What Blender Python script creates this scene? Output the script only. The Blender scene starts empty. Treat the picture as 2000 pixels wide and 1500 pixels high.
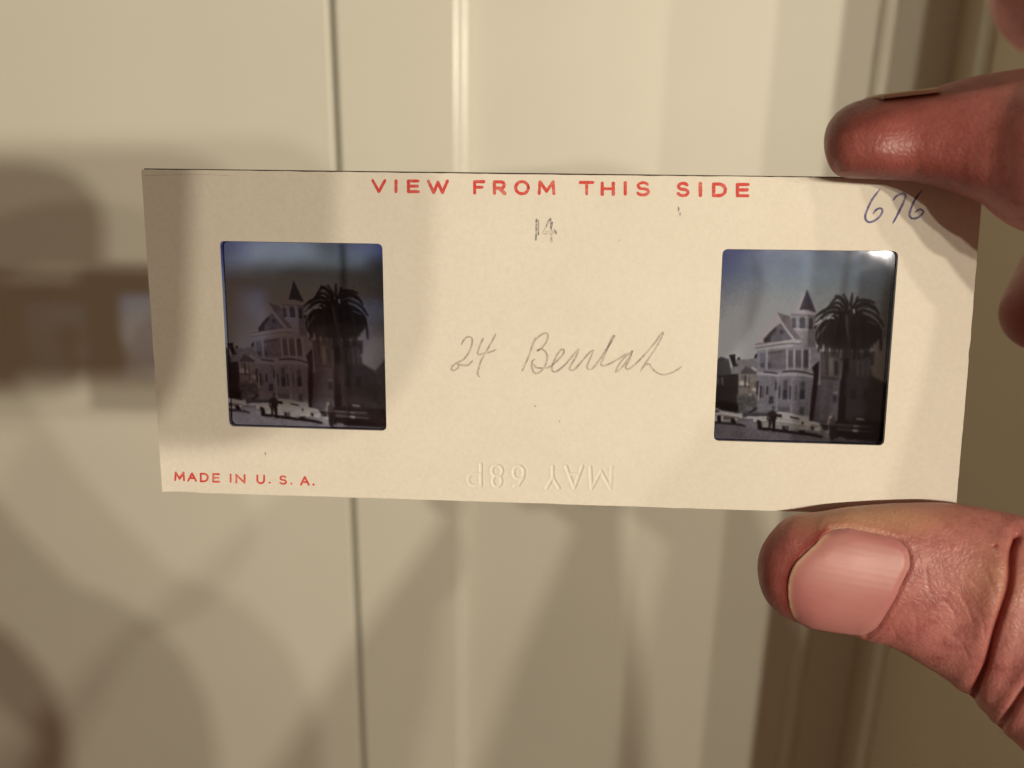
import bpy, bmesh, math, random
import numpy as np
from mathutils import Vector, Matrix
from mathutils.bvhtree import BVHTree
random.seed(4); rng = np.random.default_rng(7)
scene = bpy.context.scene
COL = scene.collection

# ------------------------------------------------------------------ camera, light, exposure
# Modelling happens in millimetres in a frame held at the lens (x right, y up, z towards the photographer);
# to_world() puts it into metres with world Z up (the phone was pitched about 16 degrees down).
F = 1511.0
def nrm(v):
    v = np.asarray(v, float); return v / np.linalg.norm(v)
ZW = nrm([98, 5250, 1511])
YW = nrm(np.array([0, 0, -1.0]) - ZW * np.dot([0, 0, -1.0], ZW))
XW = np.cross(YW, ZW)
R = np.stack([XW, YW, ZW])
EYE = np.array([0.0, 0.0, 1.42])
def to_world(p):
    return np.asarray(p, float) @ R.T / 1000.0 + EYE
def ray(px, py):
    return np.array([(px - 1000) / F, -(py - 750) / F, -1.0])
def P(px, py, Z):
    return ray(px, py) * Z

cd = bpy.data.cameras.new('camera'); cam = bpy.data.objects.new('camera', cd); COL.objects.link(cam)
M = Matrix.Identity(4)
for i in range(3):
    for j in range(3): M[i][j] = R[i, j]
M.translation = Vector(EYE)
cam.matrix_world = M
cd.sensor_fit = 'HORIZONTAL'; cd.sensor_width = 36.0; cd.lens = 36.0 * F / 2000.0
cd.clip_start = 0.002; cd.clip_end = 100
cd.dof.use_dof = True; cd.dof.focus_distance = 0.0965; cd.dof.aperture_fstop = 17.5
scene.camera = cam

wd = bpy.data.worlds.new('World'); scene.world = wd; wd.use_nodes = True
bg = wd.node_tree.nodes['Background']
bg.inputs['Color'].default_value = (1.0, 0.62, 0.36, 1); bg.inputs['Strength'].default_value = 0.12

def bulb(name, loc, power):
    l = bpy.data.lights.new(name, 'POINT'); l.energy = power; l.color = (1.0, 0.875, 0.68)
    l.shadow_soft_size = 0.011
    o = bpy.data.objects.new(name, l); o.location = to_world(loc); COL.objects.link(o)
for loc, p in (((223, -60, 700), 4.8), ((310, -50, 700), 7.2), ((436, -40, 700), 11.5), ((606, -28, 700), 6.5), ((880, -10, 700), 7.0)):
    bulb('vanity_bulb', loc, p)

vs = scene.view_settings
scene.display_settings.display_device = 'sRGB'
vs.view_transform = 'Standard'; vs.look = 'None'; vs.exposure = 0.10; vs.gamma = 1.0
scene.cycles.max_bounces = 10; scene.cycles.transparent_max_bounces = 24
scene.cycles.use_denoising = True

# ------------------------------------------------------------------ helpers
def lin(c):
    c = np.asarray(c, float) / 255.0
    return np.where(c <= 0.04045, c / 12.92, ((c + 0.055) / 1.055) ** 2.4)

def mesh(name, verts, faces, mat=None, parent=None, smooth=False, world=True):
    me = bpy.data.meshes.new(name)
    v = to_world(verts) if world else np.asarray(verts, float)
    me.from_pydata([tuple(x) for x in v], [], [tuple(int(i) for i in f) for f in faces])
    me.update()
    if smooth: me.polygons.foreach_set('use_smooth', [True] * len(me.polygons))
    o = bpy.data.objects.new(name, me); COL.objects.link(o)
    for m in (mat if isinstance(mat, (list, tuple)) else [mat]):
        if m: me.materials.append(m)
    if parent: o.parent = parent
    return o
def tag(o, label=None, cat=None, group=None, kind=None):
    for k, v in (('label', label), ('category', cat), ('group', group), ('kind', kind)):
        if v: o[k] = v
    return o

class NT:
    def __init__(s, name):
        s.m = bpy.data.materials.new(name); s.m.use_nodes = True
        s.t = s.m.node_tree; s.t.nodes.clear()
        s.out = s.t.nodes.new('ShaderNodeOutputMaterial')
    def n(s, t, **kw):
        nd = s.t.nodes.new('ShaderNode' + t)
        for k, v in kw.items():
            if k in nd.inputs.keys(): nd.inputs[k].default_value = v
            else: setattr(nd, k, v)
        return nd
    def l(s, a, b): s.t.links.new(a, b)
    def coord(s): return s.n('TexCoord').outputs['Object']
    def noise(s, scale, detail=3.0, rough=0.55, vec=None):
        nd = s.n('TexNoise'); nd.inputs['Scale'].default_value = scale
        nd.inputs['Detail'].default_value = detail; nd.inputs['Roughness'].default_value = rough
        s.l(vec or s.coord(), nd.inputs['Vector']); return nd
    def ramp(s, fac, stops):
        r = s.n('ValToRGB'); e = r.color_ramp.elements
        while len(e) < len(stops): e.new(0.5)
        for i, (p, c) in enumerate(stops):
            e[i].position = p; e[i].color = (*c, 1) if len(c) == 3 else c
        s.l(fac, r.inputs['Fac']); return r
    def bump(s, h, strength, dist, normal=None):
        b = s.n('Bump'); b.inputs['Strength'].default_value = strength; b.inputs['Distance'].default_value = dist
        s.l(h, b.inputs['Height'])
        if normal: s.l(normal, b.inputs['Normal'])
        return b
    def princ(s, **kw):
        b = s.n('BsdfPrincipled')
        for k, v in kw.items(): b.inputs[k.replace('_', ' ')].default_value = v
        s.l(b.outputs[0], s.out.inputs['Surface']); return b

def mat_paint(name, c0, c1, rough, bscale=900, bstr=0.12):
    t = NT(name); b = t.princ(Roughness=rough)
    n1 = t.noise(14, 4); r = t.ramp(n1.outputs['Fac'], [(0.3, c0), (0.7, c1)]); t.l(r.outputs[0], b.inputs['Base Color'])
    n2 = t.noise(bscale, 3); bp = t.bump(n2.outputs['Fac'], bstr, 0.0004); t.l(bp.outputs[0], b.inputs['Normal'])
    return t.m
M_DOOR = mat_paint('cream_door_paint', (0.66, 0.655, 0.585), (0.695, 0.69, 0.62), 0.5)
M_FRAME = mat_paint('cream_trim_paint', (0.66, 0.66, 0.585), (0.695, 0.695, 0.62), 0.5)
M_BEAD = mat_paint('glossy_bead_paint', (0.70, 0.70, 0.63), (0.73, 0.73, 0.66), 0.24)
M_WALL = mat_paint('shade_tan_wall', (0.60, 0.54, 0.42), (0.64, 0.58, 0.46), 0.7, 500, 0.3)  # browner than the trim: some of its shade is put in the base

def mat_paper():
    t = NT('cream_card_paper'); b = t.princ(Roughness=0.72)
    b.inputs['Specular IOR Level'].default_value = 0.3
    c = t.coord()
    big = t.noise(60, 5, 0.6, c); fine = t.noise(1600, 4, 0.7, c)
    r1 = t.ramp(big.outputs['Fac'], [(0.3, (0.725, 0.695, 0.615)), (0.7, (0.765, 0.74, 0.665))])
    r2 = t.ramp(fine.outputs['Fac'], [(0.3, (0.93, 0.925, 0.92)), (0.7, (1, 1, 1))])
    mx = t.n('Mix'); mx.data_type = 'RGBA'; mx.blend_type = 'MULTIPLY'; mx.inputs[0].default_value = 1
    t.l(r1.outputs[0], mx.inputs[6]); t.l(r2.outputs[0], mx.inputs[7])
    vo = t.n('TexVoronoi'); vo.inputs['Scale'].default_value = 420; t.l(c, vo.inputs['Vector'])   # sparse fibre flecks
    rv = t.ramp(vo.outputs['Distance'], [(0.035, (0.62, 0.56, 0.46)), (0.075, (1, 1, 1))])
    sel = t.noise(240, 1, 0.5, c); rs = t.ramp(sel.outputs['Fac'], [(0.66, (0, 0, 0)), (0.70, (0.55, 0.55, 0.55))])
    m2 = t.n('Mix'); m2.data_type = 'RGBA'; m2.blend_type = 'MULTIPLY'
    t.l(rs.outputs[0], m2.inputs[0]); t.l(mx.outputs[2], m2.inputs[6]); t.l(rv.outputs[0], m2.inputs[7])
    t.l(m2.outputs[2], b.inputs['Base Color'])
    med = t.noise(330, 4, 0.6, c)
    b1 = t.bump(med.outputs['Fac'], 0.22, 0.00022); b2 = t.bump(fine.outputs['Fac'], 0.4, 0.00006, b1.outputs[0])
    t.l(b2.outputs[0], b.inputs['Normal'])
    return t.m
M_PAPER = mat_paper()
def mat_plain(name, c, rough, **kw):
    t = NT(name); b = t.princ(Roughness=rough, **kw); n = t.noise(700, 3)
    r = t.ramp(n.outputs['Fac'], [(0.25, tuple(x * 0.85 for x in c)), (0.75, c)]); t.l(r.outputs[0], b.inputs['Base Color'])
    return t.m
M_DARKEDGE = mat_plain('dark_brown_card_edge', (0.045, 0.026, 0.018), 0.9)  # dark brown for the back sheet's edges and the strip along the top
def mat_ink(name, c, lo, hi, scale, weak):
    t = NT(name); b = t.princ(Roughness=0.7); c_ = t.coord()
    n = t.noise(scale, 3, 0.7, c_); n2 = t.noise(scale * 0.18, 2, 0.5, c_)
    ad = t.n('Math', operation='ADD'); t.l(n.outputs['Fac'], ad.inputs[0]); t.l(n2.outputs['Fac'], ad.inputs[1])
    hf = t.n('Math', operation='MULTIPLY'); hf.inputs[1].default_value = 0.5; t.l(ad.outputs[0], hf.inputs[0])
    r = t.ramp(hf.outputs[0], [(lo, weak), (hi, c)]); t.l(r.outputs[0], b.inputs['Base Color'])
    return t.m
PAPERC = (0.72, 0.645, 0.54)
M_RED = mat_ink('red_letterpress_ink', (0.60, 0.052, 0.045), 0.32, 0.50, 2600, (0.66, 0.24, 0.19))
M_PENCIL = mat_ink('grey_pencil', (0.29, 0.245, 0.235), 0.38, 0.66, 5200, (0.62, 0.565, 0.49))
M_PEN = mat_ink('blue_violet_pen', (0.085, 0.075, 0.23), 0.34, 0.58, 3600, (0.33, 0.30, 0.42))
M_STAMP = mat_ink('faded_grey_stamp_ink', (0.20, 0.19, 0.24), 0.42, 0.54, 4200, (0.66, 0.59, 0.50))

# ------------------------------------------------------------------ the card's plane
CR = {'TL': (276, 331), 'TR': (1921.5, 351), 'BR': (1866, 1009), 'BL': (317, 960)}
_k = ('TL', 'TR', 'BR', 'BL')
_A = np.stack([ray(*CR[k]) * s for k, s in zip(_k, (1, -1, 1, -1))], 1)
_d = np.linalg.svd(_A)[2][-1]; _d = _d / _d[0]
_c = {k: ray(*CR[k]) * d for k, d in zip(_k, _d)}
_s = 101.6 / np.linalg.norm(_c['TR'] - _c['TL'])
CC = {k: v * _s for k, v in _c.items()}
EX = nrm(CC['TR'] - CC['TL']); EN = nrm(np.cross(EX, CC['TL'] - CC['BL'])); EY = np.cross(EN, EX)
CO = sum(CC.values()) / 4
def card(px, py):                                  # photo position -> (u, v) in mm on the card's face
    r = ray(px, py); p = r * (np.dot(CO, EN) / np.dot(r, EN)) - CO
    return np.array([np.dot(p, EX), np.dot(p, EY)])
def cp(uv, h=0.0):                                 # (u, v) and height above the face -> lens frame
    uv = np.asarray(uv, float)
    return CO + np.multiply.outer(uv[..., 0], EX) + np.multiply.outer(uv[..., 1], EY) + np.multiply.outer(np.broadcast_to(h, uv.shape[:-1]), EN)

def round_rect(c, r, n=6):                         # four corners (uv) -> rounded outline, counter-clockwise
    c = [np.asarray(x, float) for x in c]; out = []
    for i in range(4):
        p0, p1, p2 = c[i - 1], c[i], c[(i + 1) % 4]
        a = p1 + nrm(p0 - p1) * r; b = p1 + nrm(p2 - p1) * r
        for k in range(n + 1):
            t = k / n; out.append((1 - t) ** 2 * a + 2 * t * (1 - t) * p1 + t * t * b)
    return np.array(out)
WIN = {'left': [(427, 470.5), (746.8, 476), (755, 841.5), (445.5, 832.7)], 'right': [(1411.4, 486.4), (1755, 490.5), (1726.5, 870.4), (1393.7, 860.8)]}
WUV = {k: [card(*p) for p in v] for k, v in WIN.items()}

def outline(jit):
    pts = []
    cs = [card(*CR[k]) for k in ('TL', 'BL', 'BR', 'TR')]
    for i in range(4):
        a, b = cs[i], cs[(i + 1) % 4]; n = 90 if i % 2 else 44
        nv = np.array([(b - a)[1], -(b - a)[0]]); nv = nv / np.linalg.norm(nv)
        for k in range(n):
            t = k / n
            w = jit * (0.5 * math.sin(t * 9 + i * 2) + rng.normal() * 0.45)
            if i == 1 and k in (1, 2, 3, 4): w -= (0.03, 0.10, 0.09, 0.03)[k - 1]
            if i == 1 and k in (44, 45): w -= 0.05
            if i == 2 and k in (22,): w -= 0.07
            pts.append(a + (b - a) * t + nv * w)
        if True:
            pass
    return np.array(pts)

def plate(name, out, holes, h0, h1, mat, parent, bevel=0.0, edge_mat=None):
    """a flat sheet of real thickness from an outline with holes (front at h1, back at h0)"""
    bm = bmesh.new(); loops = []
    for lp in [out] + holes:
        vs_ = [bm.verts.new((float(x), float(y), 0)) for x, y in lp]
        loops.append(vs_)
        for i in range(len(vs_)): bm.edges.new((vs_[i], vs_[(i + 1) % len(vs_)]))
    bmesh.ops.triangle_fill(bm, use_beauty=True, use_dissolve=False, edges=bm.edges[:], normal=(0, 0, 1))
    for f in bm.faces:
        if f.normal.z < 0: f.normal_flip()
    bm.verts.ensure_lookup_table(); bm.verts.index_update()
    uv = np.array([v.co[:2] for v in bm.verts]); tri = [[v.index for v in f.verts] for f in bm.faces]
    n = len(uv); verts = np.concatenate([cp(uv, h1), cp(uv, h0)]); faces = list(tri) + [[i + n for i in t[::-1]] for t in tri]
    mi = [0] * len(faces); st = 0
    for lp in [out] + holes:
        m = len(lp)
        for i in range(m):
            a, b = st + i, st + (i + 1) % m; faces.append([a, b, b + n, a + n]); mi.append(1 if edge_mat else 0)
        st += m
    bm.free()
    o = mesh(name, verts, faces, [mat, edge_mat] if edge_mat else mat, parent)
    o.data.polygons.foreach_set('material_index', mi)
    b2 = bmesh.new(); b2.from_mesh(o.data); bmesh.ops.recalc_face_normals(b2, faces=b2.faces[:]); b2.to_mesh(o.data); b2.free()
    return o

root = bpy.data.objects.new('stereo_slide_card', None); COL.objects.link(root)
tag(root, 'cream cardboard stereo slide mount with two film windows held between finger and thumb', 'slide card')

holes = [round_rect(WUV[k], 0.72) for k in ('left', 'right')]
ST = [card(*p) for p in ((893, 892), (1216, 900), (1212, 966), (893, 956))]     # field of the blind stamp
st_uv = np.array([ST[3], ST[2], ST[1], ST[0]])
front = plate('front_sheet', outline(0.035), holes + [st_uv[::-1]], -0.42, 0.0, M_PAPER, root)
back = plate('back_sheet', outline(0.05) + np.array([0.0, 0.10]), holes, -1.5, -1.1, M_PAPER, root, edge_mat=M_DARKEDGE)
mesh('dark_seam', np.concatenate([cp(np.array([card(278, 331), card(1921, 351)]) + [0, 0.19], -0.43), cp(np.array([card(278, 331), card(1921, 351)]) + [0, -0.5], -0.43),
     cp(np.array([card(278, 331), card(1921, 351)]) + [0, 0.19], -1.08), cp(np.array([card(278, 331), card(1921, 351)]) + [0, -0.5], -1.08)]),
     [(2, 3, 1, 0), (0, 1, 5, 4)][:1] + [(0, 1, 5, 4), (6, 7, 5, 4), (2, 3, 7, 6)], M_DARKEDGE, root)

# ------------------------------------------------------------------ strokes: print and handwriting as thin ink on the face
def crom(pts, n=7):
    p = np.array(pts, float); 
    if len(p) < 3: return p
    q = np.concatenate([[2 * p[0] - p[1]], p, [2 * p[-1] - p[-2]]]); out = []
    for i in range(1, len(q) - 2):
        a, b, c, d = q[i - 1:i + 3]
        for k in range(n):
            t = k / n
            out.append(0.5 * (2 * b + (c - a) * t + (2 * a - 5 * b + 4 * c - d) * t * t + (3 * b - a - 3 * c + d) * t ** 3))
    out.append(p[-1]); return np.array(out)
_lift = [0]
def ribbon(pts, w, V, Fc, cap=True, taper=False, wob=0.0):
    """flat stroke of width w (mm) along uv points"""
    p = np.array(pts, float); keep = [0]
    for i in range(1, len(p)):
        if np.linalg.norm(p[i] - p[keep[-1]]) > 1e-4: keep.append(i)
    p = p[keep]
    if len(p) < 2: return
    t = np.gradient(p, axis=0); t /= np.linalg.norm(t, axis=1)[:, None]; nv = np.stack([-t[:, 1], t[:, 0]], 1)
    ww = np.full(len(p), w / 2) * (1 + wob * rng.normal(size=len(p)).clip(-1.5, 1.5))
    if taper:
        k = np.linspace(0, 1, len(p)); ww *= np.clip(np.minimum(k, 1 - k) * 10 + 0.45, 0, 1)
    _lift[0] = (_lift[0] + 1) % 9; h = 0.012 + 0.0035 * _lift[0]
    L = p + nv * ww[:, None]; Rr = p - nv * ww[:, None]; b = len(V)
    pl = []
    for i in range(len(p)): pl += [L[i], Rr[i]]
    fc = [(b + 2 * i + 1, b + 2 * i + 3, b + 2 * i + 2, b + 2 * i) for i in range(len(p) - 1)]
    if cap:
        for e, s in ((0, 1), (len(p) - 1, -1)):
            base = b + len(pl); a0 = math.atan2(nv[e][1], nv[e][0])
            for k in range(1, 5):
                a = a0 + s * math.pi * k / 5; pl.append(p[e] + ww[e] * np.array([math.cos(a), math.sin(a)]))
            ring = [b + 2 * e] + [base + k for k in range(4)] + [b + 2 * e + 1]
            fc.append(tuple(ring if s > 0 else ring[::-1]))
    V.extend([np.append(x, h) for x in pl]); Fc.extend(fc)
def ink(name, V, Fc, mat, label=None):
    V = np.array(V); o = mesh(name, cp(V[:, :2], V[:, 2]), Fc, mat, root)
    if label: o['label'] = label
    return o

# capital letters as strokes in a unit box (x right, y down)
def arc(cx, cy, rx, ry, a0, a1, n=14):
    return [(cx + rx * math.cos(math.radians(a0 + (a1 - a0) * k / n)), cy + ry * math.sin(math.radians(a0 + (a1 - a0) * k / n))) for k in range(n + 1)]
SS = arc(.5, .26, .40, .26, -28, -180, 9) + arc(.5, .26, .40, .24, -180, -262, 5) + arc(.5, .745, .44, .255, -82, 90, 10) + arc(.5, .745, .46, .255, 90, 158, 5)
GL = {'V': [[(0, 0), (.5, 1)], [(.5, 1), (1, 0)]], 'I': [[(.5, 0), (.5, 1)]],
      'E': [[(0, 0), (0, 1)], [(0, 0), (1, 0)], [(0, .48), (.9, .48)], [(0, 1), (1, 1)]],
      'W': [[(0, 0), (.28, 1)], [(.28, 1), (.5, .12)], [(.5, .12), (.74, 1)], [(.74, 1), (1, 0)]],
      'F': [[(0, 0), (0, 1)], [(0, 0), (1, 0)], [(0, .5), (.85, .5)]],
      'R': [[(0, 0), (0, 1)], [(0, 0), (.55, 0)] + arc(.6, .27, .36, .27, -90, 90, 8) + [(0, .54)], [(.5, .54), (1, 1)]],
      'O': [arc(.5, .5, .5, .5, 0, 360, 26)], 'M': [[(0, 1), (.06, 0)], [(.06, 0), (.5, .8)], [(.5, .8), (.94, 0)], [(.94, 0), (1, 1)]],
      'T': [[(0, 0), (1, 0)], [(.5, 0), (.5, 1)]], 'H': [[(0, 0), (0, 1)], [(1, 0), (1, 1)], [(0, .5), (1, .5)]],
      'S': [SS], 'D': [[(0, 0), (0, 1)], [(0, 0), (.4, 0)] + arc(.45, .5, .55, .5, -90, 90, 14) + [(0, 1)]],
      'A': [[(0, 1), (.5, 0)], [(.5, 0), (1, 1)], [(.2, .64), (.8, .64)]], 'N': [[(0, 1), (0, 0)], [(0, 0), (1, 1)], [(1, 1), (1, 0)]],
      'U': [[(0, 0), (0, .6)] + arc(.5, .6, .5, .4, 180, 0, 12) + [(1, .6), (1, 0)]], 'Y': [[(0, 0), (.5, .48)], [(1, 0), (.5, .48)], [(.5, .48), (.5, 1)]],
      '.': [[(.46, .93), (.54, .93)]], 'P': [[(0, 0), (0, 1)], [(0, 0), (.5, 0)] + arc(.55, .28, .45, .28, -90, 90, 10) + [(0, .56)]],
      '6': [[(.85, .06), (.5, .1), (.15, .42), (.06, .7)] + arc(.5, .7, .44, .3, 180, -180, 18)],
      '8': [arc(.5, .26, .36, .26, 90, 450, 18), arc(.5, .74, .44, .26, -90, 270, 18)]}
def print_line(name, spec, org, sc, w, mat, label, inset=0.0):
    V, Fc = [], []
    for ch, x0, x1, y0, y1 in spec:
        dx = inset if ch not in 'I.' else 0
        for stq in GL[ch]:
            pts = []
            for i in range(len(stq)):
                pts.append(stq[i])
            pts = np.array(pts, float)
            if len(pts) == 2: pts = np.linspace(pts[0], pts[1], 9)
            px = [(org[0] + (x0 + dx + (x1 - x0 - 2 * dx) * x) / sc, org[1] + (y0 + inset + (y1 - y0 - 2 * inset) * y) / sc) for x, y in pts]
            ribbon([card(*q) for q in px], w * (1 + rng.normal() * 0.05), V, Fc, wob=0.07)
    return ink(name, V, Fc, mat, label)
view = [('V', 65, 135, 76, 141), ('I', 178, 190, 78, 141), ('E', 240, 298, 79, 141), ('W', 337, 440, 79, 145), ('F', 563, 617, 82, 147), ('R', 660, 720, 83, 150),
        ('O', 763, 835, 82, 151), ('M', 878, 960, 84, 150), ('T', 1080, 1150, 86, 152), ('H', 1186, 1250, 89, 154), ('I', 1297, 1309, 88, 153), ('S', 1355, 1425, 87, 157),
        ('S', 1553, 1618, 90, 160), ('I', 1664, 1676, 92, 159), ('D', 1730, 1797, 94, 160), ('E', 1846, 1908, 96, 161)]
print_line('printed_heading', view, (700, 320), 2.5, 0.375, M_RED, 'red printed words VIEW FROM THIS SIDE', 5)
made = [('M', 243, 325, 405, 478), ('A', 345, 418, 411, 482), ('D', 443, 510, 415, 486), ('E', 540, 598, 418, 489), ('I', 678, 688, 422, 490), ('N', 722, 797, 424, 496),
        ('U', 885, 950, 428, 501), ('.', 978, 998, 440, 500), ('S', 1060, 1125, 434, 506), ('.', 1147, 1167, 448, 507), ('A', 1226, 1299, 440, 513), ('.', 1320, 1340, 454, 514)]
print_line('printed_origin', made, (280, 820), 4.0, 0.265, M_RED, 'red printed words MADE IN U. S. A.', 6)

def hand_write(name, strokes, org, sc, w, mat, label):
    V, Fc = [], []
    for s in strokes:
        px = crom([(org[0] + x / sc, org[1] + y / sc) for x, y in s])
        ribbon([card(*q) for q in px], w, V, Fc, taper=True, wob=0.10)
    return ink(name, V, Fc, mat, label)
beulah = [[(235, 205), (250, 175), (270, 152), (296, 145), (316, 162), (312, 212), (288, 268), (248, 318), (205, 338), (172, 362), (160, 386), (174, 399), (203, 385), (214, 364), (202, 347)],
          [(202, 347), (225, 355), (260, 360), (288, 356), (320, 325)],
          [(400, 155), (376, 210), (358, 262), (366, 279), (402, 270), (450, 260), (498, 240)], [(495, 122), (460, 190), (420, 260), (386, 320), (366, 380), (358, 425), (373, 450)],
          [(792, 150), (770, 210), (742, 290), (716, 350), (690, 406)],
          [(780, 192), (800, 160), (836, 130), (872, 117), (886, 138), (872, 188), (836, 230), (806, 250), (842, 238), (874, 268), (880, 312), (862, 368), (832, 404), (800, 421), (776, 404), (764, 366), (768, 330), (788, 312)],
          [(776, 350), (800, 376), (850, 380), (900, 372), (960, 320), (1000, 275), (1004, 242), (978, 250), (944, 302), (918, 366), (922, 404), (952, 404), (1010, 360), (1062, 300), (1112, 238)],
          [(1122, 238), (1096, 296), (1064, 350), (1050, 382), (1060, 397), (1086, 390), (1134, 338), (1190, 272), (1228, 243)],
          [(1232, 243), (1204, 308), (1182, 362), (1188, 388), (1222, 382), (1274, 318), (1332, 230), (1374, 166), (1385, 139), (1370, 152), (1334, 230), (1302, 308), (1286, 348), (1304, 364), (1352, 346), (1402, 320), (1450, 290), (1520, 255)],
          [(1520, 250), (1488, 276), (1450, 312), (1414, 362), (1394, 408), (1414, 400), (1462, 350), (1502, 290), (1520, 248), (1502, 310), (1476, 356), (1470, 381), (1494, 386), (1542, 350), (1602, 290), (1672, 210), (1730, 132), (1749, 113), (1745, 136), (1700, 222), (1640, 310), (1592, 385), (1578, 408)],
          [(1588, 392), (1620, 356), (1646, 350), (1662, 374), (1692, 406), (1740, 429), (1800, 421), (1860, 391), (1890, 370)]]
hand_write('pencil_title', beulah, (840, 620), 3.846, 0.235, M_PENCIL, 'pencil handwriting 24 Beulah')
n676 = [[(495, 1156), (450, 1215), (418, 1280), (406, 1325), (420, 1353), (452, 1352), (490, 1326), (511, 1290), (500, 1271), (474, 1280), (454, 1304)],
        [(575, 1224), (598, 1196), (638, 1180), (652, 1192), (640, 1232), (608, 1300), (575, 1362)],
        [(752, 1160), (712, 1214), (686, 1270), (676, 1312), (690, 1333), (722, 1330), (754, 1306), (758, 1286), (735, 1279), (710, 1296)]]
hand_write('handwritten_number', n676, (1560, 0), 3.125, 0.255, M_PEN, 'blue pen number 676')
n14 = [[(871, 268), (869, 320), (867, 372)], [(881, 275), (879, 345)], [(932, 272), (912, 318), (904, 340), (934, 338), (964, 333)], [(938, 268), (942, 320), (944, 376)], [(946, 285), (940, 322)], [(915, 330), (950, 326)], [(957, 322), (966, 340)]]
V, Fc = [], []
for s in n14: ribbon([card(700 + x / 2.5, 320 + y / 2.5) for x, y in np.array(crom(s))], 0.19, V, Fc, wob=0.3)
ink('stamped_number', V, Fc, M_STAMP, 'faint grey stamped number 14')
for (x, y), r in (((1325, 408), 3.2), ((1328, 418), 2.4), ((1045, 793), 1.5), ((1093, 823), 1.4), ((518, 886), 2.4), ((600, 878), 1.2)):
    V, Fc = [], []; ribbon([card(x, y - r), card(x + 0.6, y), card(x + 0.2, y + r)], r * 0.055, V, Fc)
    ink('ink_speck', V, Fc, M_STAMP)
V, Fc = [], []
ribbon([card(*q) for q in crom([(270 + 12, 343), (330, 341.5), (400, 341), (450, 343)])], 0.05, V, Fc, taper=True, wob=.2)
ink('pencil_scratch', V, Fc, M_PENCIL)

# ------------------------------------------------------------------ blind stamp: real relief pressed into the face
def seg_dist(q, segs):
    d = np.full(len(q), 1e9)
    for a, b in segs:
        ab = b - a; t = np.clip(((q - a) @ ab) / max(ab @ ab, 1e-9), 0, 1)
        d = np.minimum(d, np.linalg.norm(q - a - t[:, None] * ab, axis=1))
    return d
spec = [('P', 235, 365, 246, 466), ('8', 470, 592, 258, 476), ('6', 692, 815, 266, 480), ('Y', 1040, 1168, 270, 490), ('A', 1240, 1408, 268, 492), ('M', 1490, 1712, 274, 496)]
segs = []
for ch, x0, x1, y0, y1 in spec:
    for s in GL[ch]:
        pts = [card(870 + (x1 - (x1 - x0) * x) / 5.263, 860 + (y1 - (y1 - y0) * y) / 5.263) for x, y in s]   # upside down
        segs += list(zip(pts[:-1], pts[1:]))
NX, NY = 330, 66
gu, gv = np.meshgrid(np.linspace(0, 1, NX), np.linspace(0, 1, NY), indexing='xy')
bil = ((1 - gu) * (1 - gv))[..., None] * ST[0] + (gu * (1 - gv))[..., None] * ST[1] + (gu * gv)[..., None] * ST[2] + ((1 - gu) * gv)[..., None] * ST[3]
q = bil.reshape(-1, 2); d = seg_dist(q, segs)
sm = lambda x: x * x * (3 - 2 * x)
hgt = -0.085 * (1 - sm(np.clip((d - 0.05) / 0.23, 0, 1))) + 0.022 * np.exp(-((d - 0.30) / 0.12) ** 2)
edge = np.minimum(np.minimum(gu, 1 - gu) * 8, np.minimum(gv, 1 - gv) * 12).clip(0, 1).reshape(-1)
hgt = hgt * sm(edge)
idx = np.arange(NX * NY).reshape(NY, NX)
fs = np.stack([idx[1:, :-1], idx[1:, 1:], idx[:-1, 1:], idx[:-1, :-1]], -1).reshape(-1, 4)
mesh('blind_stamp', cp(q, hgt), fs, M_PAPER, root, smooth=True)['label'] = 'embossed date stamp MAY 68P upside down'

# ------------------------------------------------------------------ the two film chips: a colour transparency each
FW, FH = 372, 336                                   # picture columns (a little wider than one chip), rows
def homog(src, dst):
    A = []
    for (x, y), (u, v) in zip(src, dst):
        A += [[x, y, 1, 0, 0, 0, -u * x, -u * y, -u], [0, 0, 0, x, y, 1, -v * x, -v * y, -v]]
    return np.linalg.svd(np.array(A, float))[2][-1].reshape(3, 3)
UMAX = 1.12; UMIN = -0.06
HM = homog(WIN['right'], [(0, 0), (1, 0), (1, 1), (0, 1)])
def pic(pts):
    p = np.array(pts, float); h = np.c_[p, np.ones(len(p))] @ HM.T; h = h[:, :2] / h[:, 2:]
    return np.stack([(h[:, 0] - UMIN) / (UMAX - UMIN) * FW, h[:, 1] * FH], 1)
def c2(*p): return [(1380 + x / 3.659, 470 + y / 3.659) for x, y in p]
def c5(*p): return [(1380 + x / 6.82, 660 + y / 6.82) for x, y in p]
def c6(*p): return [(1460 + x / 7.143, 550 + y / 7.143) for x, y in p]
def c7(*p): return [(1560 + x / 7.5, 680 + y / 7.5) for x, y in p]
YY, XX = np.mgrid[0:FH, 0:FW] + 0.5
uu = UMIN + XX / FW * (UMAX - UMIN); vv = YY / FH
def sky():
    us = np.array([-.06, 0.3, 0.65, 1.0, 1.12]); vs_ = np.array([0, .12, .3, .5, .7, 1.0])
    g = np.array([[(58, 62, 98), (86, 92, 104), (84, 92, 100), (66, 74, 98), (40, 48, 98)], [(74, 80, 102), (98, 106, 112), (94, 104, 108), (78, 88, 96), (56, 66, 96)],
                  [(116, 122, 124), (122, 129, 126), (112, 121, 119), (86, 95, 95), (74, 82, 86)], [(146, 147, 136), (138, 141, 134), (120, 124, 118), (92, 96, 92), (82, 86, 84)],
                  [(146, 145, 134), (142, 142, 133), (126, 126, 116), (95, 96, 86), (92, 92, 80)], [(148, 144, 130), (144, 140, 128), (126, 122, 110), (92, 90, 78), (92, 90, 76)]], float)
    out = np.zeros((FH, FW, 3))
    for k in range(3):
        col = np.array([np.interp(uu[0], us, g[i, :, k]) for i in range(6)])
        for x in range(FW): out[:, x, k] = np.interp(vv[:, 0], vs_, col[:, x])
    return out
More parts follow.
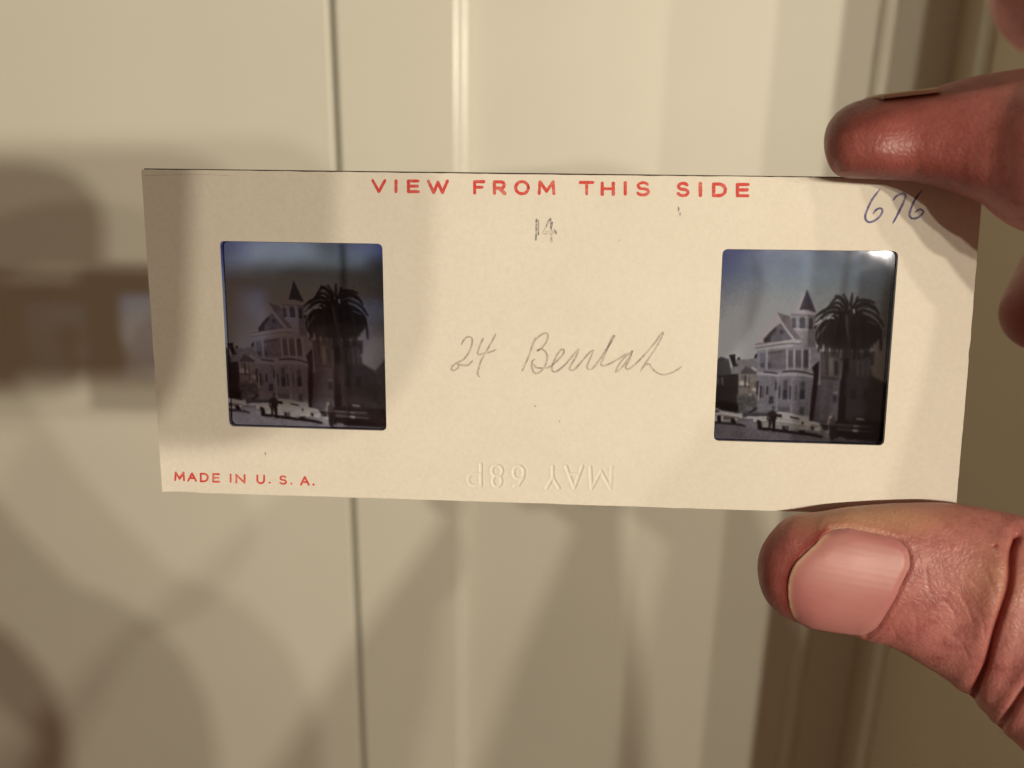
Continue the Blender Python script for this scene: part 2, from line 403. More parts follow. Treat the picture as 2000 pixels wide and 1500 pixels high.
IMG = sky(); SKY = IMG.copy()
def cover_poly(p):
    p = pic(p); acc = np.zeros((FH, FW)); x0, x1 = int(max(p[:, 0].min() - 2, 0)), int(min(p[:, 0].max() + 3, FW)); y0, y1 = int(max(p[:, 1].min() - 2, 0)), int(min(p[:, 1].max() + 3, FH))
    if x1 <= x0 or y1 <= y0: return acc
    for ox, oy in ((-.25, -.25), (.25, -.25), (-.25, .25), (.25, .25)):
        X = XX[y0:y1, x0:x1] + ox; Y = YY[y0:y1, x0:x1] + oy; ins = np.zeros(X.shape, bool)
        for i in range(len(p)):
            xa, ya = p[i]; xb, yb = p[(i + 1) % len(p)]
            if ya == yb: continue
            c = (ya > Y) != (yb > Y); ins ^= c & (X < (xb - xa) * (Y - ya) / (yb - ya) + xa)
        acc[y0:y1, x0:x1] += ins / 4
    return acc
def blur(a, s):
    if s <= 0: return a
    r = int(3 * s) + 1; k = np.exp(-0.5 * (np.arange(-r, r + 1) / s) ** 2); k /= k.sum()
    for ax in (0, 1):
        pad = [(0, 0)] * a.ndim; pad[ax] = (r, r); b = np.pad(a, pad, mode='edge')
        a = sum(k[i] * np.take(b, np.arange(i, i + a.shape[ax]), axis=ax) for i in range(2 * r + 1))
    return a
def poly(p, c, soft=0.0, op=1.0):
    global IMG
    a = (blur(cover_poly(p), soft) * op)[..., None]; IMG = IMG * (1 - a) + np.array(c, float) * a
def line(p, c, w, soft=0.3, op=1.0, taper=False, smooth=True):
    """w in source pixels of the photograph"""
    global IMG
    s = crom(p, 6) if smooth else np.array(p, float); k = pic(s); wc = w * FW / (UMAX - UMIN) / 340.0 / 2
    dmin = np.full((FH, FW), 1e9); n = len(k)
    x0, x1 = int(max(k[:, 0].min() - wc - 3, 0)), int(min(k[:, 0].max() + wc + 4, FW)); y0, y1 = int(max(k[:, 1].min() - wc - 3, 0)), int(min(k[:, 1].max() + wc + 4, FH))
    if x1 <= x0 or y1 <= y0: return
    qq = np.stack([XX[y0:y1, x0:x1].ravel(), YY[y0:y1, x0:x1].ravel()], 1); a = np.zeros(len(qq))
    for i in range(n - 1):
        A, B = k[i], k[i + 1]; ab = B - A; t = np.clip(((qq - A) @ ab) / max(ab @ ab, 1e-9), 0, 1)
        dd = np.linalg.norm(qq - A - t[:, None] * ab, axis=1)
        wl = wc * (1 - 0.75 * (i + t) / n) if taper else wc
        a = np.maximum(a, np.clip(wl - dd + 0.5, 0, 1))
    m = np.zeros((FH, FW)); m[y0:y1, x0:x1] = a.reshape(y1 - y0, x1 - x0); m = (blur(m, soft) * op)[..., None]
    IMG = IMG * (1 - m) + np.array(c, float) * m
def rect(f, x0, y0, x1, y1, c, soft=0.3, op=1.0): poly(f((x0, y0), (x1, y0), (x1, y1), (x0, y1)), c, soft, op)

# far right building and side wall in shade
poly(c7((1100, 415), (1330, 545), (1480, 380), (1600, 300), (1600, 1500), (1000, 1500)), (44, 38, 44), .6)
poly(c7((1085, 395), (1330, 540), (1330, 575), (1080, 440)), (58, 50, 54), .6)
poly(c7((320, 60), (1150, 60), (1130, 260), (1075, 290), (1100, 420), (1310, 560), (1280, 1130), (240, 1120)), (48, 41, 49), .8)
poly(c7((320, 60), (660, 80), (650, 450), (310, 430)), (70, 58, 62), .8)
poly(c7((310, 445), (645, 470), (610, 1110), (245, 1095)), (66, 61, 75), 1)
rect(c7, 420, 120, 470, 420, (48, 36, 40), .8); rect(c7, 555, 190, 612, 410, (36, 24, 34), .8); rect(c7, 470, 160, 540, 420, (92, 78, 74), 1)
line(c7((315, 437), (640, 468)), (44, 34, 42), 3, .5)
rect(c7, 535, 700, 590, 810, (38, 30, 46), .8); line(c7((545, 665), (590, 670)), (110, 100, 108), 3, .6)
poly(c7((760, 250), (1110, 300), (1100, 430), (1300, 560), (1270, 1120), (730, 1120)), (46, 40, 47), 1)
for x in (800, 980): poly(c7((x, 610), (x + 85, 600), (x + 75, 770), (x - 5, 780)), (32, 26, 37), .9)
for x in (905, 985, 1060): line(c7((x, 190), (x - 10, 400)), (66, 58, 64), 5, .8)
for k in range(9): line(c7((780 + 55 * k, 560 + 18 * k), (765 + 52 * k, 1050)), (56, 48, 54), 2.5, .9, .45)
# left neighbour
poly(c5((100, 330), (150, 300), (210, 258), (310, 290), (345, 440), (450, 480), (450, 1010), (90, 960)), (36, 30, 36), .5)
poly(c5((100, 330), (150, 300), (210, 258), (310, 290), (345, 440), (330, 490), (100, 520)), (58, 56, 63), .8)
for x, c in ((155, (110, 100, 98)), (225, (84, 78, 82)), (180, (66, 52, 54))): line(c5((x, 540), (x + 5, 620)), c, 3.2, .8)
poly(c5((400, 300), (650, 272), (715, 250), (700, 410), (450, 490), (340, 490), (350, 420)), (104, 98, 102), .6)
poly(c5((315, 232), (402, 218), (405, 335), (440, 380), (370, 396)), (31, 23, 37), .4)
poly(c5((425, 275), (445, 258), (468, 270), (465, 297), (428, 300)), (38, 30, 40), .4)
poly(c5((648, 272), (668, 222), (700, 208), (712, 225), (708, 278)), (28, 20, 31), .4)
poly(c5((455, 492), (545, 378), (692, 460), (692, 495)), (70, 60, 67), .5); line(c5((630, 405), (682, 442)), (158, 150, 140), 4, .5)
poly(c5((445, 500), (700, 490), (700, 800), (440, 800)), (116, 99, 84), .8)
for x, y, w in ((495, 615, 9), (560, 620, 7), (655, 690, 5), (590, 760, 4)): line(c5((x - 12, y), (x + 12, y + 12)), (186, 166, 132), w, 1.0, .8)
line(c5((538, 512), (533, 660)), (62, 44, 40), 3.4, .5); line(c5((460, 655), (600, 662)), (78, 60, 50), 2.6, .6); line(c5((590, 540), (580, 780)), (80, 64, 58), 2.2, .7)
poly(c5((415, 760), (700, 800), (715, 1010), (440, 1020)), (72, 69, 68), 1.2)
for k in range(70):
    x = 430 + 260 * rng.random(); y = 760 + 240 * rng.random(); g = 40 + 70 * rng.random()
    line(c5((x, y), (x + 14 * rng.normal(), y + 12 * rng.normal())), (g, g * .96, g * .92), 2.4, .7, .6, smooth=False)
for k in range(5): line(c5((520 + 28 * k, 890 + 14 * k), (560 + 28 * k, 960 + 14 * k)), (118, 112, 116), 2.2, .6, .6)
poly(c5((110, 860), (300, 850), (445, 900), (445, 1020), (110, 960)), (22, 18, 21), 1.2)
# tower, gable, walls
poly(c6((850, 108), (745, 392), (640, 412)), (142, 127, 132), .6); poly(c6((850, 105), (980, 432), (860, 400), (742, 392)), (50, 42, 61), .3)
poly(c6((625, 450), (985, 478), (965, 720), (960, 1080), (700, 1000), (600, 760), (620, 620)), (119, 105, 115), .4)
poly(c6((870, 465), (990, 480), (965, 1080), (860, 1080)), (90, 77, 88), .6)
poly(c6((605, 432), (640, 402), (862, 402), (992, 440), (990, 482), (872, 462), (630, 452)), (134, 119, 125), .4); line(c6((625, 458), (870, 470), (985, 490)), (84, 72, 82), 2, .4)
for x, w, y0, y1, c in ((668, 58, 500, 650, (62, 62, 80)), (785, 80, 490, 655, (54, 59, 78)), (905, 52, 510, 665, (44, 37, 45))):
    poly(c6((x - w / 2, y1), (x - w / 2, y0 + 30), (x - w / 4, y0 + 5), (x, y0), (x + w / 4, y0 + 5), (x + w / 2, y0 + 30), (x + w / 2, y1)), c, .4)
line(c6((630, 662), (860, 668)), (140, 126, 130), 2.5, .4)
poly(c6((408, 422), (616, 486), (628, 620), (765, 800), (725, 826), (655, 800), (495, 585)), (92, 75, 83), .4)
poly(c6((408, 422), (96, 892), (130, 915), (255, 868), (345, 640), (495, 590), (435, 480)), (140, 125, 124), .4)
poly(c6((495, 588), (420, 625), (350, 690), (240, 812), (250, 866), (645, 806)), (78, 74, 92), .5)
poly(c6((440, 615), (350, 690), (240, 812), (258, 866), (340, 845), (350, 760), (420, 680)), (52, 40, 45), 1.0); poly(c6((440, 598), (520, 590), (540, 640), (420, 650)), (96, 76, 72), .9)
poly(c6((468, 690), (500, 672), (520, 700), (505, 740), (476, 736)), (36, 38, 66), .5)
for k in range(8): line(c6((360 + 34 * k, 700), (355 + 34 * k, 830 - 3 * k)), (92, 88, 104), 1.2, .5, .5)
line(c6((418, 436), (540, 640), (672, 812)), (172, 157, 156), 2.6, .3)
poly(c6((94, 892), (640, 800), (770, 822), (760, 870), (120, 938)), (138, 124, 126), .4); line(c6((122, 938), (560, 872), (760, 872)), (82, 68, 76), 2.2, .4); line(c6((130, 880), (640, 802)), (78, 66, 74), 1.6, .4)
poly(c5((690, 165), (1300, 110), (1540, 150), (1545, 640), (690, 640)), (109, 102, 115), .5)
poly(c5((830, 195), (1088, 160), (1088, 420), (830, 430)), (90, 82, 95), .6); poly(c5((850, 188), (1088, 156), (1088, 186), (850, 222)), (86, 65, 66), .6)
poly(c5((733, 205), (815, 195), (812, 402), (733, 402)), (82, 84, 112), .5); rect(c5, 738, 340, 786, 402, (56, 57, 86)); rect(c5, 828, 335, 884, 405, (60, 58, 84))
for x in (822, 1095, 1190, 1297, 1395): line(c5((x, 165), (x, 420)), (136, 128, 136), 3.4, .5)
for x0, x1, c in ((1108, 1178, (76, 70, 82)), (1204, 1286, (73, 66, 77)), (1312, 1382, (60, 50, 61))): poly(c5((x0, 170), (x1, 165), (x1, 405), (x0, 405)), c, .6)
poly(c5((690, 500), (950, 505), (1364, 505), (1490, 540), (1440, 1060), (690, 1040)), (102, 96, 112), .5)
line(c5((700, 484), (860, 492), (960, 504), (1180, 492), (1470, 520)), (138, 130, 140), 5, .5); line(c5((690, 452), (960, 470), (1050, 446), (1180, 436), (1470, 470)), (126, 118, 128), 3, .5)
line(c5((1045, 456), (1180, 449), (1290, 460), (1364, 476), (1470, 510)), (38, 31, 50), 2.8, .35); line(c5((790, 462), (880, 469), (960, 483)), (40, 33, 48), 2.4, .35)
for x0, x1, y0 in ((1048, 1106, 570), (1276, 1340, 590)):
    poly(c5((x0, y0 + 20), (x0 + 14, y0), (x1 - 14, y0), (x1, y0 + 20), (x1 - 8, 830), (x0 - 10, 825)), (72, 64, 76), .5); poly(c5((x0 - 4, 700), (x1 - 4, 700), (x1 - 10, 830), (x0 - 10, 825)), (40, 34, 70), .5)
for x, y0, y1, w, c in ((996, 660, 805, 2.6, (42, 36, 56)), (1140, 660, 820, 2.8, (34, 30, 50)), (1218, 650, 830, 2.6, (68, 57, 70)), (952, 600, 695, 4, (32, 26, 42)), (832, 662, 752, 3.6, (44, 27, 40)),
                        (744, 660, 800, 3.6, (40, 30, 40)), (700, 590, 760, 3.6, (44, 32, 42)), (780, 670, 800, 2.6, (78, 66, 72)), (1160, 560, 1000, 2, (124, 118, 130)), (965, 520, 980, 2, (128, 120, 132)), (722, 660, 840, 2, (140, 132, 138))):
    line(c5((x, y0), (x - 5, y1)), c, w, .4)
poly(c5((690, 590), (662, 620), (648, 680), (690, 660)), (90, 74, 70), .7)
poly(c5((858, 800), (880, 785), (915, 795), (915, 890), (850, 890)), (47, 41, 62), .5); poly(c5((970, 930), (1130, 935), (1130, 1000), (970, 1000)), (78, 74, 90), .8); poly(c5((1270, 930), (1330, 935), (1320, 1040), (1260, 1030)), (60, 60, 72), .8)
for k in range(16): line(c5((980 + 26 * k, 522 + 1.5 * k), (978 + 26 * k, 560)), (120, 113, 126), 1.1, .4, .6)
poly(c5((530, 1040), (690, 930), (695, 960), (545, 1080)), (32, 30, 46), .5); poly(c5((500, 1010), (900, 1015), (900, 1065), (500, 1075)), (54, 52, 66), .8)
poly(c7((225, 290), (330, 190), (318, 450), (285, 760), (240, 1095), (185, 1085), (215, 700), (250, 400)), (37, 13, 26), .5)
# palm
LEAF = (24, 19, 21)
poly(c6((1030, 720), (1060, 600), (1180, 500), (1330, 440), (1440, 420), (1560, 430), (1720, 510), (1830, 620), (1850, 760), (1800, 860), (1700, 930), (1560, 960), (1400, 980), (1200, 940), (1060, 860)), LEAF, 2.5)
def frond(pts, w, c, ls=26, ld=1.0):
    line(c6(*pts), c, w, .35, taper=True); k = crom(pts, 9); n = len(k)
    for i in range(4, n):
        t = k[min(i + 1, n - 1)] - k[i - 1]; t = t / (np.linalg.norm(t) + 1e-6); L = ls * (1 - .55 * abs(2 * i / n - 1)) * (.8 + .4 * rng.random())
        for sd in (-1, 1):
            e = k[i] + L * (t * .75 + sd * np.array([-t[1], t[0]]) * .55 + np.array([0, .45 * ld]))
            line(c6(tuple(k[i]), tuple(e)), c, 1.5, .25, .85, taper=True, smooth=False)
cx, cy = 1445, 470
for k in range(44):                                    # the drooping skirt: out from the heart, then hanging
    d = (-470 + 940 * k / 43) + 16 * rng.normal(); ad = abs(d) / 470
    ty = 400 + 110 * ad ** 2 + 40 * rng.random(); ey = 1120 - 190 * ad ** 2 - 190 * rng.random() ** 1.5
    g = 22 + 20 * rng.random(); frond(((cx, cy), (cx + d * .45, ty - 20), (cx + d * .86, ty + 90), (cx + d * .98, (ty + ey) / 2 + 60), (cx + d * (.98 + .05 * rng.normal()), ey)), 5, (g, g * .86, g * .84), 30, 1.6)
for pts, w in ((((1430, 460), (1380, 300), (1290, 205), (1185, 300)), 8), (((1430, 460), (1425, 300), (1365, 178)), 5), (((1450, 460), (1470, 300), (1484, 168)), 7), (((1460, 420), (1560, 270), (1700, 255), (1790, 285)), 5),
               (((1470, 440), (1620, 300), (1780, 340), (1862, 450)), 5), (((1480, 470), (1650, 400), (1830, 480), (1922, 610)), 6), (((1470, 450), (1560, 360), (1700, 330), (1800, 380)), 4), (((1400, 470), (1260, 360), (1090, 400), (985, 470)), 8),
               (((1400, 480), (1200, 420), (1030, 520), (965, 640)), 7), (((1480, 500), (1720, 500), (1860, 620), (1895, 760)), 7), (((1440, 460), (1350, 260), (1260, 190)), 5), (((1460, 440), (1530, 300), (1560, 215)), 5), (((1420, 470), (1300, 300), (1180, 330), (1080, 430)), 6)):
    frond(pts, w, (30, 25, 27), 42)
for pts, w, c in ((((972, 602), (1000, 580), (1042, 540)), 3.2, (176, 170, 150)), (((980, 540), (1000, 520)), 3, (140, 140, 135)), (((1140, 522), (1180, 500), (1225, 514)), 2.6, (188, 182, 160)), (((1508, 392), (1514, 436)), 3.4, (176, 166, 150)),
                  (((1022, 742), (1112, 630)), 1.5, (110, 104, 78)), (((1408, 480), (1412, 620), (1428, 750)), 2.6, (84, 70, 60)), (((1265, 470), (1285, 478)), 2.4, (130, 124, 118)), (((1445, 350), (1450, 380)), 3, (110, 84, 84)), (((1760, 492), (1832, 540)), 2, (104, 112, 114)),
                  (((1700, 552), (1836, 606)), 1.6, (96, 102, 104)), (((1700, 372), (1790, 410)), 2.4, (92, 100, 102)), (((1330, 380), (1360, 400)), 4, (70, 46, 52))): line(c6(*pts), c, w, .4, .9)
for k in range(40):
    a = rng.random() * 6.28; x = 1440 + 330 * math.cos(a) * rng.random() ** .5; y = 600 + 190 * math.sin(a) * rng.random() ** .5; g = 34 + 24 * rng.random()
    line(c6((x, y), (x + (x - 1440) * .12, y + 30)), (g, g * .86, g * .8), 1.6, .6, .6, taper=True, smooth=False)
poly(c7((640, 150), (775, 150), (745, 500), (712, 1130), (598, 1130), (640, 500)), (21, 14, 17), .5); line(c7((664, 180), (650, 400), (640, 480)), (122, 108, 98), 1.8, .4); line(c7((735, 380), (715, 700)), (52, 46, 52), 2, .6)
# road, kerb light, cars, people
poly(c5((-120, 1110), (100, 1125), (450, 1085), (640, 1100), (1364, 1240), (1900, 1330), (3000, 1400), (3000, 1700), (-120, 1700)), (86, 78, 92), .6)
poly(c5((400, 1110), (560, 1085), (720, 1110), (1000, 1250), (800, 1240), (500, 1190)), (120, 110, 120), 2.2, .35); poly(c5((545, 1062), (700, 1062), (700, 1095), (560, 1090)), (150, 145, 140), .6)
poly(c5((440, 1095), (640, 1095), (640, 1105), (440, 1112)), (70, 66, 74), .6)
poly(c7((500, 1370), (700, 1385), (1400, 1440), (1400, 1600), (480, 1600)), (52, 43, 60), 1.5)
poly(c5((-60, 1000), (105, 1015), (230, 1003), (400, 1032), (462, 1062), (450, 1092), (405, 1125), (240, 1120), (100, 1135), (-60, 1120)), (172, 157, 133), .5)
poly(c5((-60, 940), (110, 955), (170, 948), (232, 1008), (105, 1022), (-60, 1010)), (158, 148, 138), .5); poly(c5((-40, 970), (120, 972), (172, 962), (205, 1004), (110, 1014), (-40, 1005)), (66, 60, 74), .5)
poly(c5((245, 1052), (400, 1062), (402, 1112), (240, 1112)), (86, 62, 60), .6); line(c5((-40, 1042), (110, 1050), (240, 1048), (450, 1075)), (112, 96, 80), 1.4, .4)
line(c5((185, 1072), (188, 1120)), (22, 15, 20), 8, .4); line(c5((368, 1115), (385, 1140)), (20, 14, 22), 8, .4); line(c5((420, 1080), (440, 1084)), (120, 84, 66), 4, .5)
line(c5((-60, 1140), (105, 1143), (320, 1160), (470, 1174), (530, 1192)), (26, 20, 28), 3.6, .5)
line(c5((720, 1222), (900, 1245), (1364, 1300), (1560, 1335)), (18, 13, 18), 5.5, .6)
poly(c5((645, 1105), (660, 1080), (720, 1062), (960, 1068), (1130, 1090), (1300, 1130), (1420, 1125), (1590, 1165), (1585, 1205), (1480, 1215), (1300, 1268), (1140, 1245), (1000, 1220), (760, 1198), (700, 1140), (650, 1135)), (170, 156, 138), .5)
poly(c5((935, 1012), (1000, 1000), (1180, 1028), (1268, 1060), (1305, 1132), (1130, 1092), (950, 1072)), (182, 168, 150), .4)
poly(c5((700, 1150), (770, 1118), (1000, 1128), (1295, 1168), (1470, 1190), (1470, 1216), (1300, 1266), (1140, 1243), (1000, 1218), (770, 1198)), (132, 119, 106), .5)
poly(c5((948, 1024), (1028, 1034), (1036, 1080), (948, 1068)), (30, 24, 34), .3); poly(c5((1118, 1050), (1245, 1074), (1284, 1112), (1150, 1090)), (58, 46, 52), .3)
line(c5((760, 1085), (950, 1098), (1130, 1112), (1300, 1140)), (108, 94, 86), 1.5, .4); line(c5((940, 1200), (1040, 1200), (1300, 1262)), (118, 102, 92), 2.2, .5)
poly(c5((690, 1120), (712, 1105), (752, 1125), (765, 1190), (745, 1225), (705, 1225), (700, 1160)), (23, 16, 20), .4); poly(c5((1032, 1188), (1120, 1196), (1112, 1252), (1036, 1238)), (30, 22, 28), .5); line(c5((1080, 1215), (1100, 1222)), (92, 80, 78), 4, .5)
poly(c5((1290, 1130), (1320, 1136), (1315, 1190), (1286, 1185)), (140, 104, 92), .6); line(c5((1308, 1146), (1312, 1152)), (30, 18, 24), 4, .4)
poly(c5((1420, 1160), (1585, 1190), (1480, 1220), (1400, 1215)), (116, 104, 100), .6); poly(c5((1420, 1200), (1460, 1205), (1455, 1245), (1420, 1240)), (26, 18, 24), .5)
poly(c7((0, 1225), (130, 1220), (110, 1262), (0, 1262)), (22, 15, 18), .6); line(c5((1225, 1248), (1235, 1262)), (110, 96, 84), 4, .5)
poly(c7((345, 1195), (392, 1180), (478, 1305), (440, 1335), (300, 1270), (140, 1240), (340, 1240)), (100, 90, 92), .6)
poly(c7((330, 1120), (470, 1140), (470, 1230), (400, 1220)), (26, 22, 34), .7)
poly(c7((560, 1085), (900, 1060), (1290, 1100), (1420, 1120), (1420, 1400), (1100, 1380), (560, 1345)), (19, 15, 24), .8)
poly(c7((780, 1060), (880, 1010), (1060, 1030), (1150, 1100), (780, 1110)), (34, 26, 34), .8)
for pts, w, c in ((((590, 1142), (850, 1158), (1100, 1170)), 2.6, (86, 78, 80)), (((610, 1208), (870, 1230), (1130, 1252)), 1.8, (112, 100, 92)), (((890, 1050), (940, 1056), (1000, 1062)), 3.2, (138, 124, 114)), (((845, 1226), (895, 1234)), 4.4, (164, 150, 130)),
                  (((850, 1160), (905, 1166)), 3, (128, 116, 108)), (((620, 1330), (712, 1348)), 2.4, (112, 102, 104)), (((590, 1180), (900, 1195), (1200, 1210)), 3, (30, 24, 30)), (((800, 1030), (795, 1130)), 1.6, (58, 48, 54))): line(c7(*pts), c, w, .5, .9)
line(c5((912, 940), (910, 975)), (70, 52, 46), 5.4, .4); line(c5((908, 952), (904, 962)), (120, 98, 84), 2, .5)
poly(c5((850, 1002), (890, 988), (930, 988), (948, 1012), (944, 1104), (856, 1110)), (38, 27, 27), .4); line(c5((858, 1008), (842, 1060), (838, 1112)), (38, 27, 27), 3, .4); line(c5((856, 1076), (852, 1092)), (130, 110, 96), 2.4, .4); line(c5((944, 1010), (948, 1090)), (34, 24, 25), 3, .4)
poly(c5((852, 1100), (892, 1100), (872, 1255), (848, 1250)), (22, 16, 20), .4); poly(c5((892, 1100), (944, 1096), (934, 1272), (902, 1268)), (22, 16, 20), .4)
line(c5((855, 1250), (882, 1262)), (96, 84, 80), 1.8, .4); line(c5((905, 1264), (935, 1278)), (60, 50, 52), 2, .4)
line(c7((522, 955), (518, 985)), (96, 78, 66), 4, .5); poly(c7((462, 1025), (500, 1000), (560, 1010), (575, 1170), (480, 1185)), (52, 41, 44), .7); line(c7((500, 1020), (482, 1050), (472, 1130)), (140, 118, 102), 2.6, .5); line(c7((498, 1022), (510, 1030)), (176, 150, 126), 4, .5)
poly(c7((480, 1160), (582, 1150), (548, 1385), (492, 1362)), (20, 16, 23), .6)
poly(c2((1300, 1020), (1400, 920), (1500, 880), (1500, 1300), (1290, 1250)), (56, 50, 50), .8)
_g = IMG.mean(2, keepdims=True); _w = np.clip((vv[..., None] - .12) * 6, 0, 1); IMG = _g + (IMG - _g) * (1 - .68 * _w) + np.array([2.0, 0.5, -3.0]) * _w
_m = blur(np.clip(np.abs(IMG - SKY).max(2) / 14.0, 0, 1), .6)[..., None]
IMG = IMG * (1 - _m * (.06 + .10 * np.clip((vv[..., None] - .38) * 3, 0, 1)))
_n = blur(rng.normal(size=(FH, FW)), .7) * 1.6 + blur(rng.normal(size=(FH, FW)), 2.4) * 3.5
IMG = IMG * (1 + (.05 * _m + .012) * _n[..., None])
_s = (np.clip((uu - .60) / .08, 0, 1) * np.clip((vv - .42) / .08, 0, 1) * np.clip((1.02 - vv) / .1, 0, 1))[..., None] * .85
IMG = IMG * (1 - _s * .6) + (blur(IMG, 1.6) * 1.45 + 9) * _s * .6                 # right lower part softened, and lightened against the door's shade behind
IMG = IMG * (1 - .30 * np.clip((uu[..., None] - .75) / .45, 0, 1) * np.clip((vv[..., None] - .05) * 2, 0, 1)) * (1 - .10 * np.clip((.18 - uu[..., None]) / .2, 0, 1))
IMG = blur(IMG, 1.0) + blur(rng.normal(size=IMG.shape), .5) * 2.4
# what shines through: the lit cream door behind the card
BACKLIGHT = lin((160, 149, 122))
TR = np.clip((lin(np.clip(IMG, 0, 255)) - 0.004) / BACKLIGHT, 0.0, None)
TR = np.minimum(TR, 3.0) / np.maximum(1.0, TR.max(2, keepdims=True) / 0.97)

def mat_film():
    t = NT('colour_transparency'); at = t.n('Attribute'); at.attribute_name = 'picture'
    tr = t.n('BsdfTransparent'); t.l(at.outputs['Color'], tr.inputs['Color'])
    df = t.n('BsdfDiffuse'); df.inputs['Color'].default_value = (0.0035, 0.0025, 0.004, 1)
    ad = t.n('AddShader'); t.l(tr.outputs[0], ad.inputs[0]); t.l(df.outputs[0], ad.inputs[1])
    gl = t.n('BsdfGlossy'); gl.inputs['Roughness'].default_value = 0.08; gl.inputs['Color'].default_value = (0.80, 0.86, 1.0, 1)
    nz = t.noise(160, 2); bp = t.bump(nz.outputs['Fac'], 0.12, 0.0004); t.l(bp.outputs[0], gl.inputs['Normal'])
    fr = t.n('Fresnel'); fr.inputs['IOR'].default_value = 1.5
    mx = t.n('MixShader'); t.l(fr.outputs[0], mx.inputs[0]); t.l(ad.outputs[0], mx.inputs[1]); t.l(gl.outputs[0], mx.inputs[2])
    t.l(mx.outputs[0], t.out.inputs['Surface']); return t.m
def mat_clear():
    t = NT('clear_film_base'); tr = t.n('BsdfTransparent'); tr.inputs['Color'].default_value = (.97, .97, .97, 1); t.l(tr.outputs[0], t.out.inputs['Surface']); return t.m
M_FILM, M_CLEAR = mat_film(), mat_clear()
def film(side, shift, label, gain=1.0):
    c = WUV[side]; nx, ny = 300, 330; m = 0.05       # the chip reaches under the mount by about a millimetre
    gx, gy = np.meshgrid(np.linspace(-m, 1 + m, nx), np.linspace(-m, 1 + m, ny), indexing='xy')
    q = ((1 - gx) * (1 - gy))[..., None] * c[0] + (gx * (1 - gy))[..., None] * c[1] + (gx * gy)[..., None] * c[2] + ((1 - gx) * gy)[..., None] * c[3]
    ux = (gx - 1) * 21.0; uy = gy * 24.0             # mm from the right edge and from the top edge
    h = -0.47 + 0 * gx
    if side == 'right':
        h = -0.47 - 0.020 * uy + 0.05 / 7.0 * np.clip(ux + 3.5, 0, None) ** 2 - 0.035 / 8.0 * np.clip(4.0 - uy, 0, None) ** 2 * np.clip((ux + 6) / 6, 0, 1.1)
        h = np.clip(h, -1.05, -0.425)
    idx = np.arange(nx * ny).reshape(ny, nx)
    fs = np.stack([idx[1:, :-1], idx[1:, 1:], idx[:-1, 1:], idx[:-1, :-1]], -1).reshape(-1, 4)
    pu = np.clip((gx + shift - UMIN) / (UMAX - UMIN) * FW - 0.5, 0, FW - 1.001); pv = np.clip(gy * FH - 0.5, 0, FH - 1.001)
    iu, iv = pu.astype(int), pv.astype(int); a, b = (pu - iu)[..., None], (pv - iv)[..., None]
    colr = (TR[iv, iu] * (1 - a) + TR[iv, iu + 1] * a) * (1 - b) + (TR[iv + 1, iu] * (1 - a) + TR[iv + 1, iu + 1] * a) * b
    v = cp(q.reshape(-1, 2), h.reshape(-1))
    bi = [idx[0, 0], idx[0, -1], idx[-1, -1], idx[-1, 0]]; bv = cp(np.array([q.reshape(-1, 2)[i] for i in bi]), -1.09); n = len(v)
    o = mesh('film_chip', np.concatenate([v, bv]), np.concatenate([fs, [[n + 0, n + 1, n + 2, n + 3]]]), [M_FILM, M_CLEAR], root, smooth=True)
    mi = np.zeros(len(fs) + 1, int); mi[-1] = 1; o.data.polygons.foreach_set('material_index', mi.astype(np.int32))
    at = o.data.attributes.new('picture', 'FLOAT_COLOR', 'POINT')
    buf = np.ones((n + 4, 4), np.float32); buf[:n, :3] = (lambda c: c / np.maximum(1.0, c.max(1, keepdims=True) / .98))(colr.reshape(-1, 3) * gain); at.data.foreach_set('color', buf.ravel())
    o['label'] = label
film('left', 0.062, 'darker transparency of a turreted house and palm, left window', 1.45)
film('right', 0.0, 'brighter transparency of a turreted house and palm with a white glint', 1.12)

# ------------------------------------------------------------------ the doorway behind: extruded vertical profiles
YD = float(np.dot([0, 0, -262.0], YW))
def door_x(px, y=0, dep=0.0):
    r = ray(px, y); t = (YD + dep) / np.dot(r, YW); return float(np.dot(r * t, XW))
def extrude(name, prof, mat, parent=None, z0=-900, z1=700, smooth=False, close=True):
    """prof: list of (x, depth) in mm in the wall's own frame, run vertically"""
    v = []; n = len(prof)
    for z in (z0, z1):
        for x, d_ in prof: v.append((x / 1000 + EYE[0], (YD + d_) / 1000 + EYE[1], z / 1000 + EYE[2]))
    f = [(i, (i + 1) % n, n + (i + 1) % n, n + i) for i in range(n if close else n - 1)]
    if close: f += [tuple(range(n)), tuple(range(2 * n - 1, n - 1, -1))]
    o = mesh(name, v, f, mat, parent, smooth, world=False)
    bm = bmesh.new(); bm.from_mesh(o.data); bmesh.ops.recalc_face_normals(bm, faces=bm.faces[:]); bm.to_mesh(o.data); bm.free()
    return o
xs0, xs1 = door_x(640.5), door_x(651.5)
door = extrude('door', [(-900, 0), (xs0 - 1.0, 0), (xs0 - .3, .3), (xs0, 1.0), (xs0, 5.2), (xs1 + 4, 5.2), (xs1 + 4, 38), (-900, 38)], M_DOOR)
tag(door, 'flat cream painted door slab left of the dark seam', 'door', kind='structure')
frame = bpy.data.objects.new('door_frame', None); COL.objects.link(frame)
tag(frame, 'cream painted door frame with stepped moulding behind the card', 'door frame', kind='structure')
xb0, xb1 = door_x(885), door_x(921); w_ = xb1 - xb0
extrude('stop_board', [(xs1, 1.0), (xs1 + .3, .3), (xs1 + 1, 0), (xb0 - .02, 0), (xb0 - .02, 38), (xs1 + 4.02, 38), (xs1 + 4.02, 5.0), (xs1, 5.0)], M_FRAME, frame)
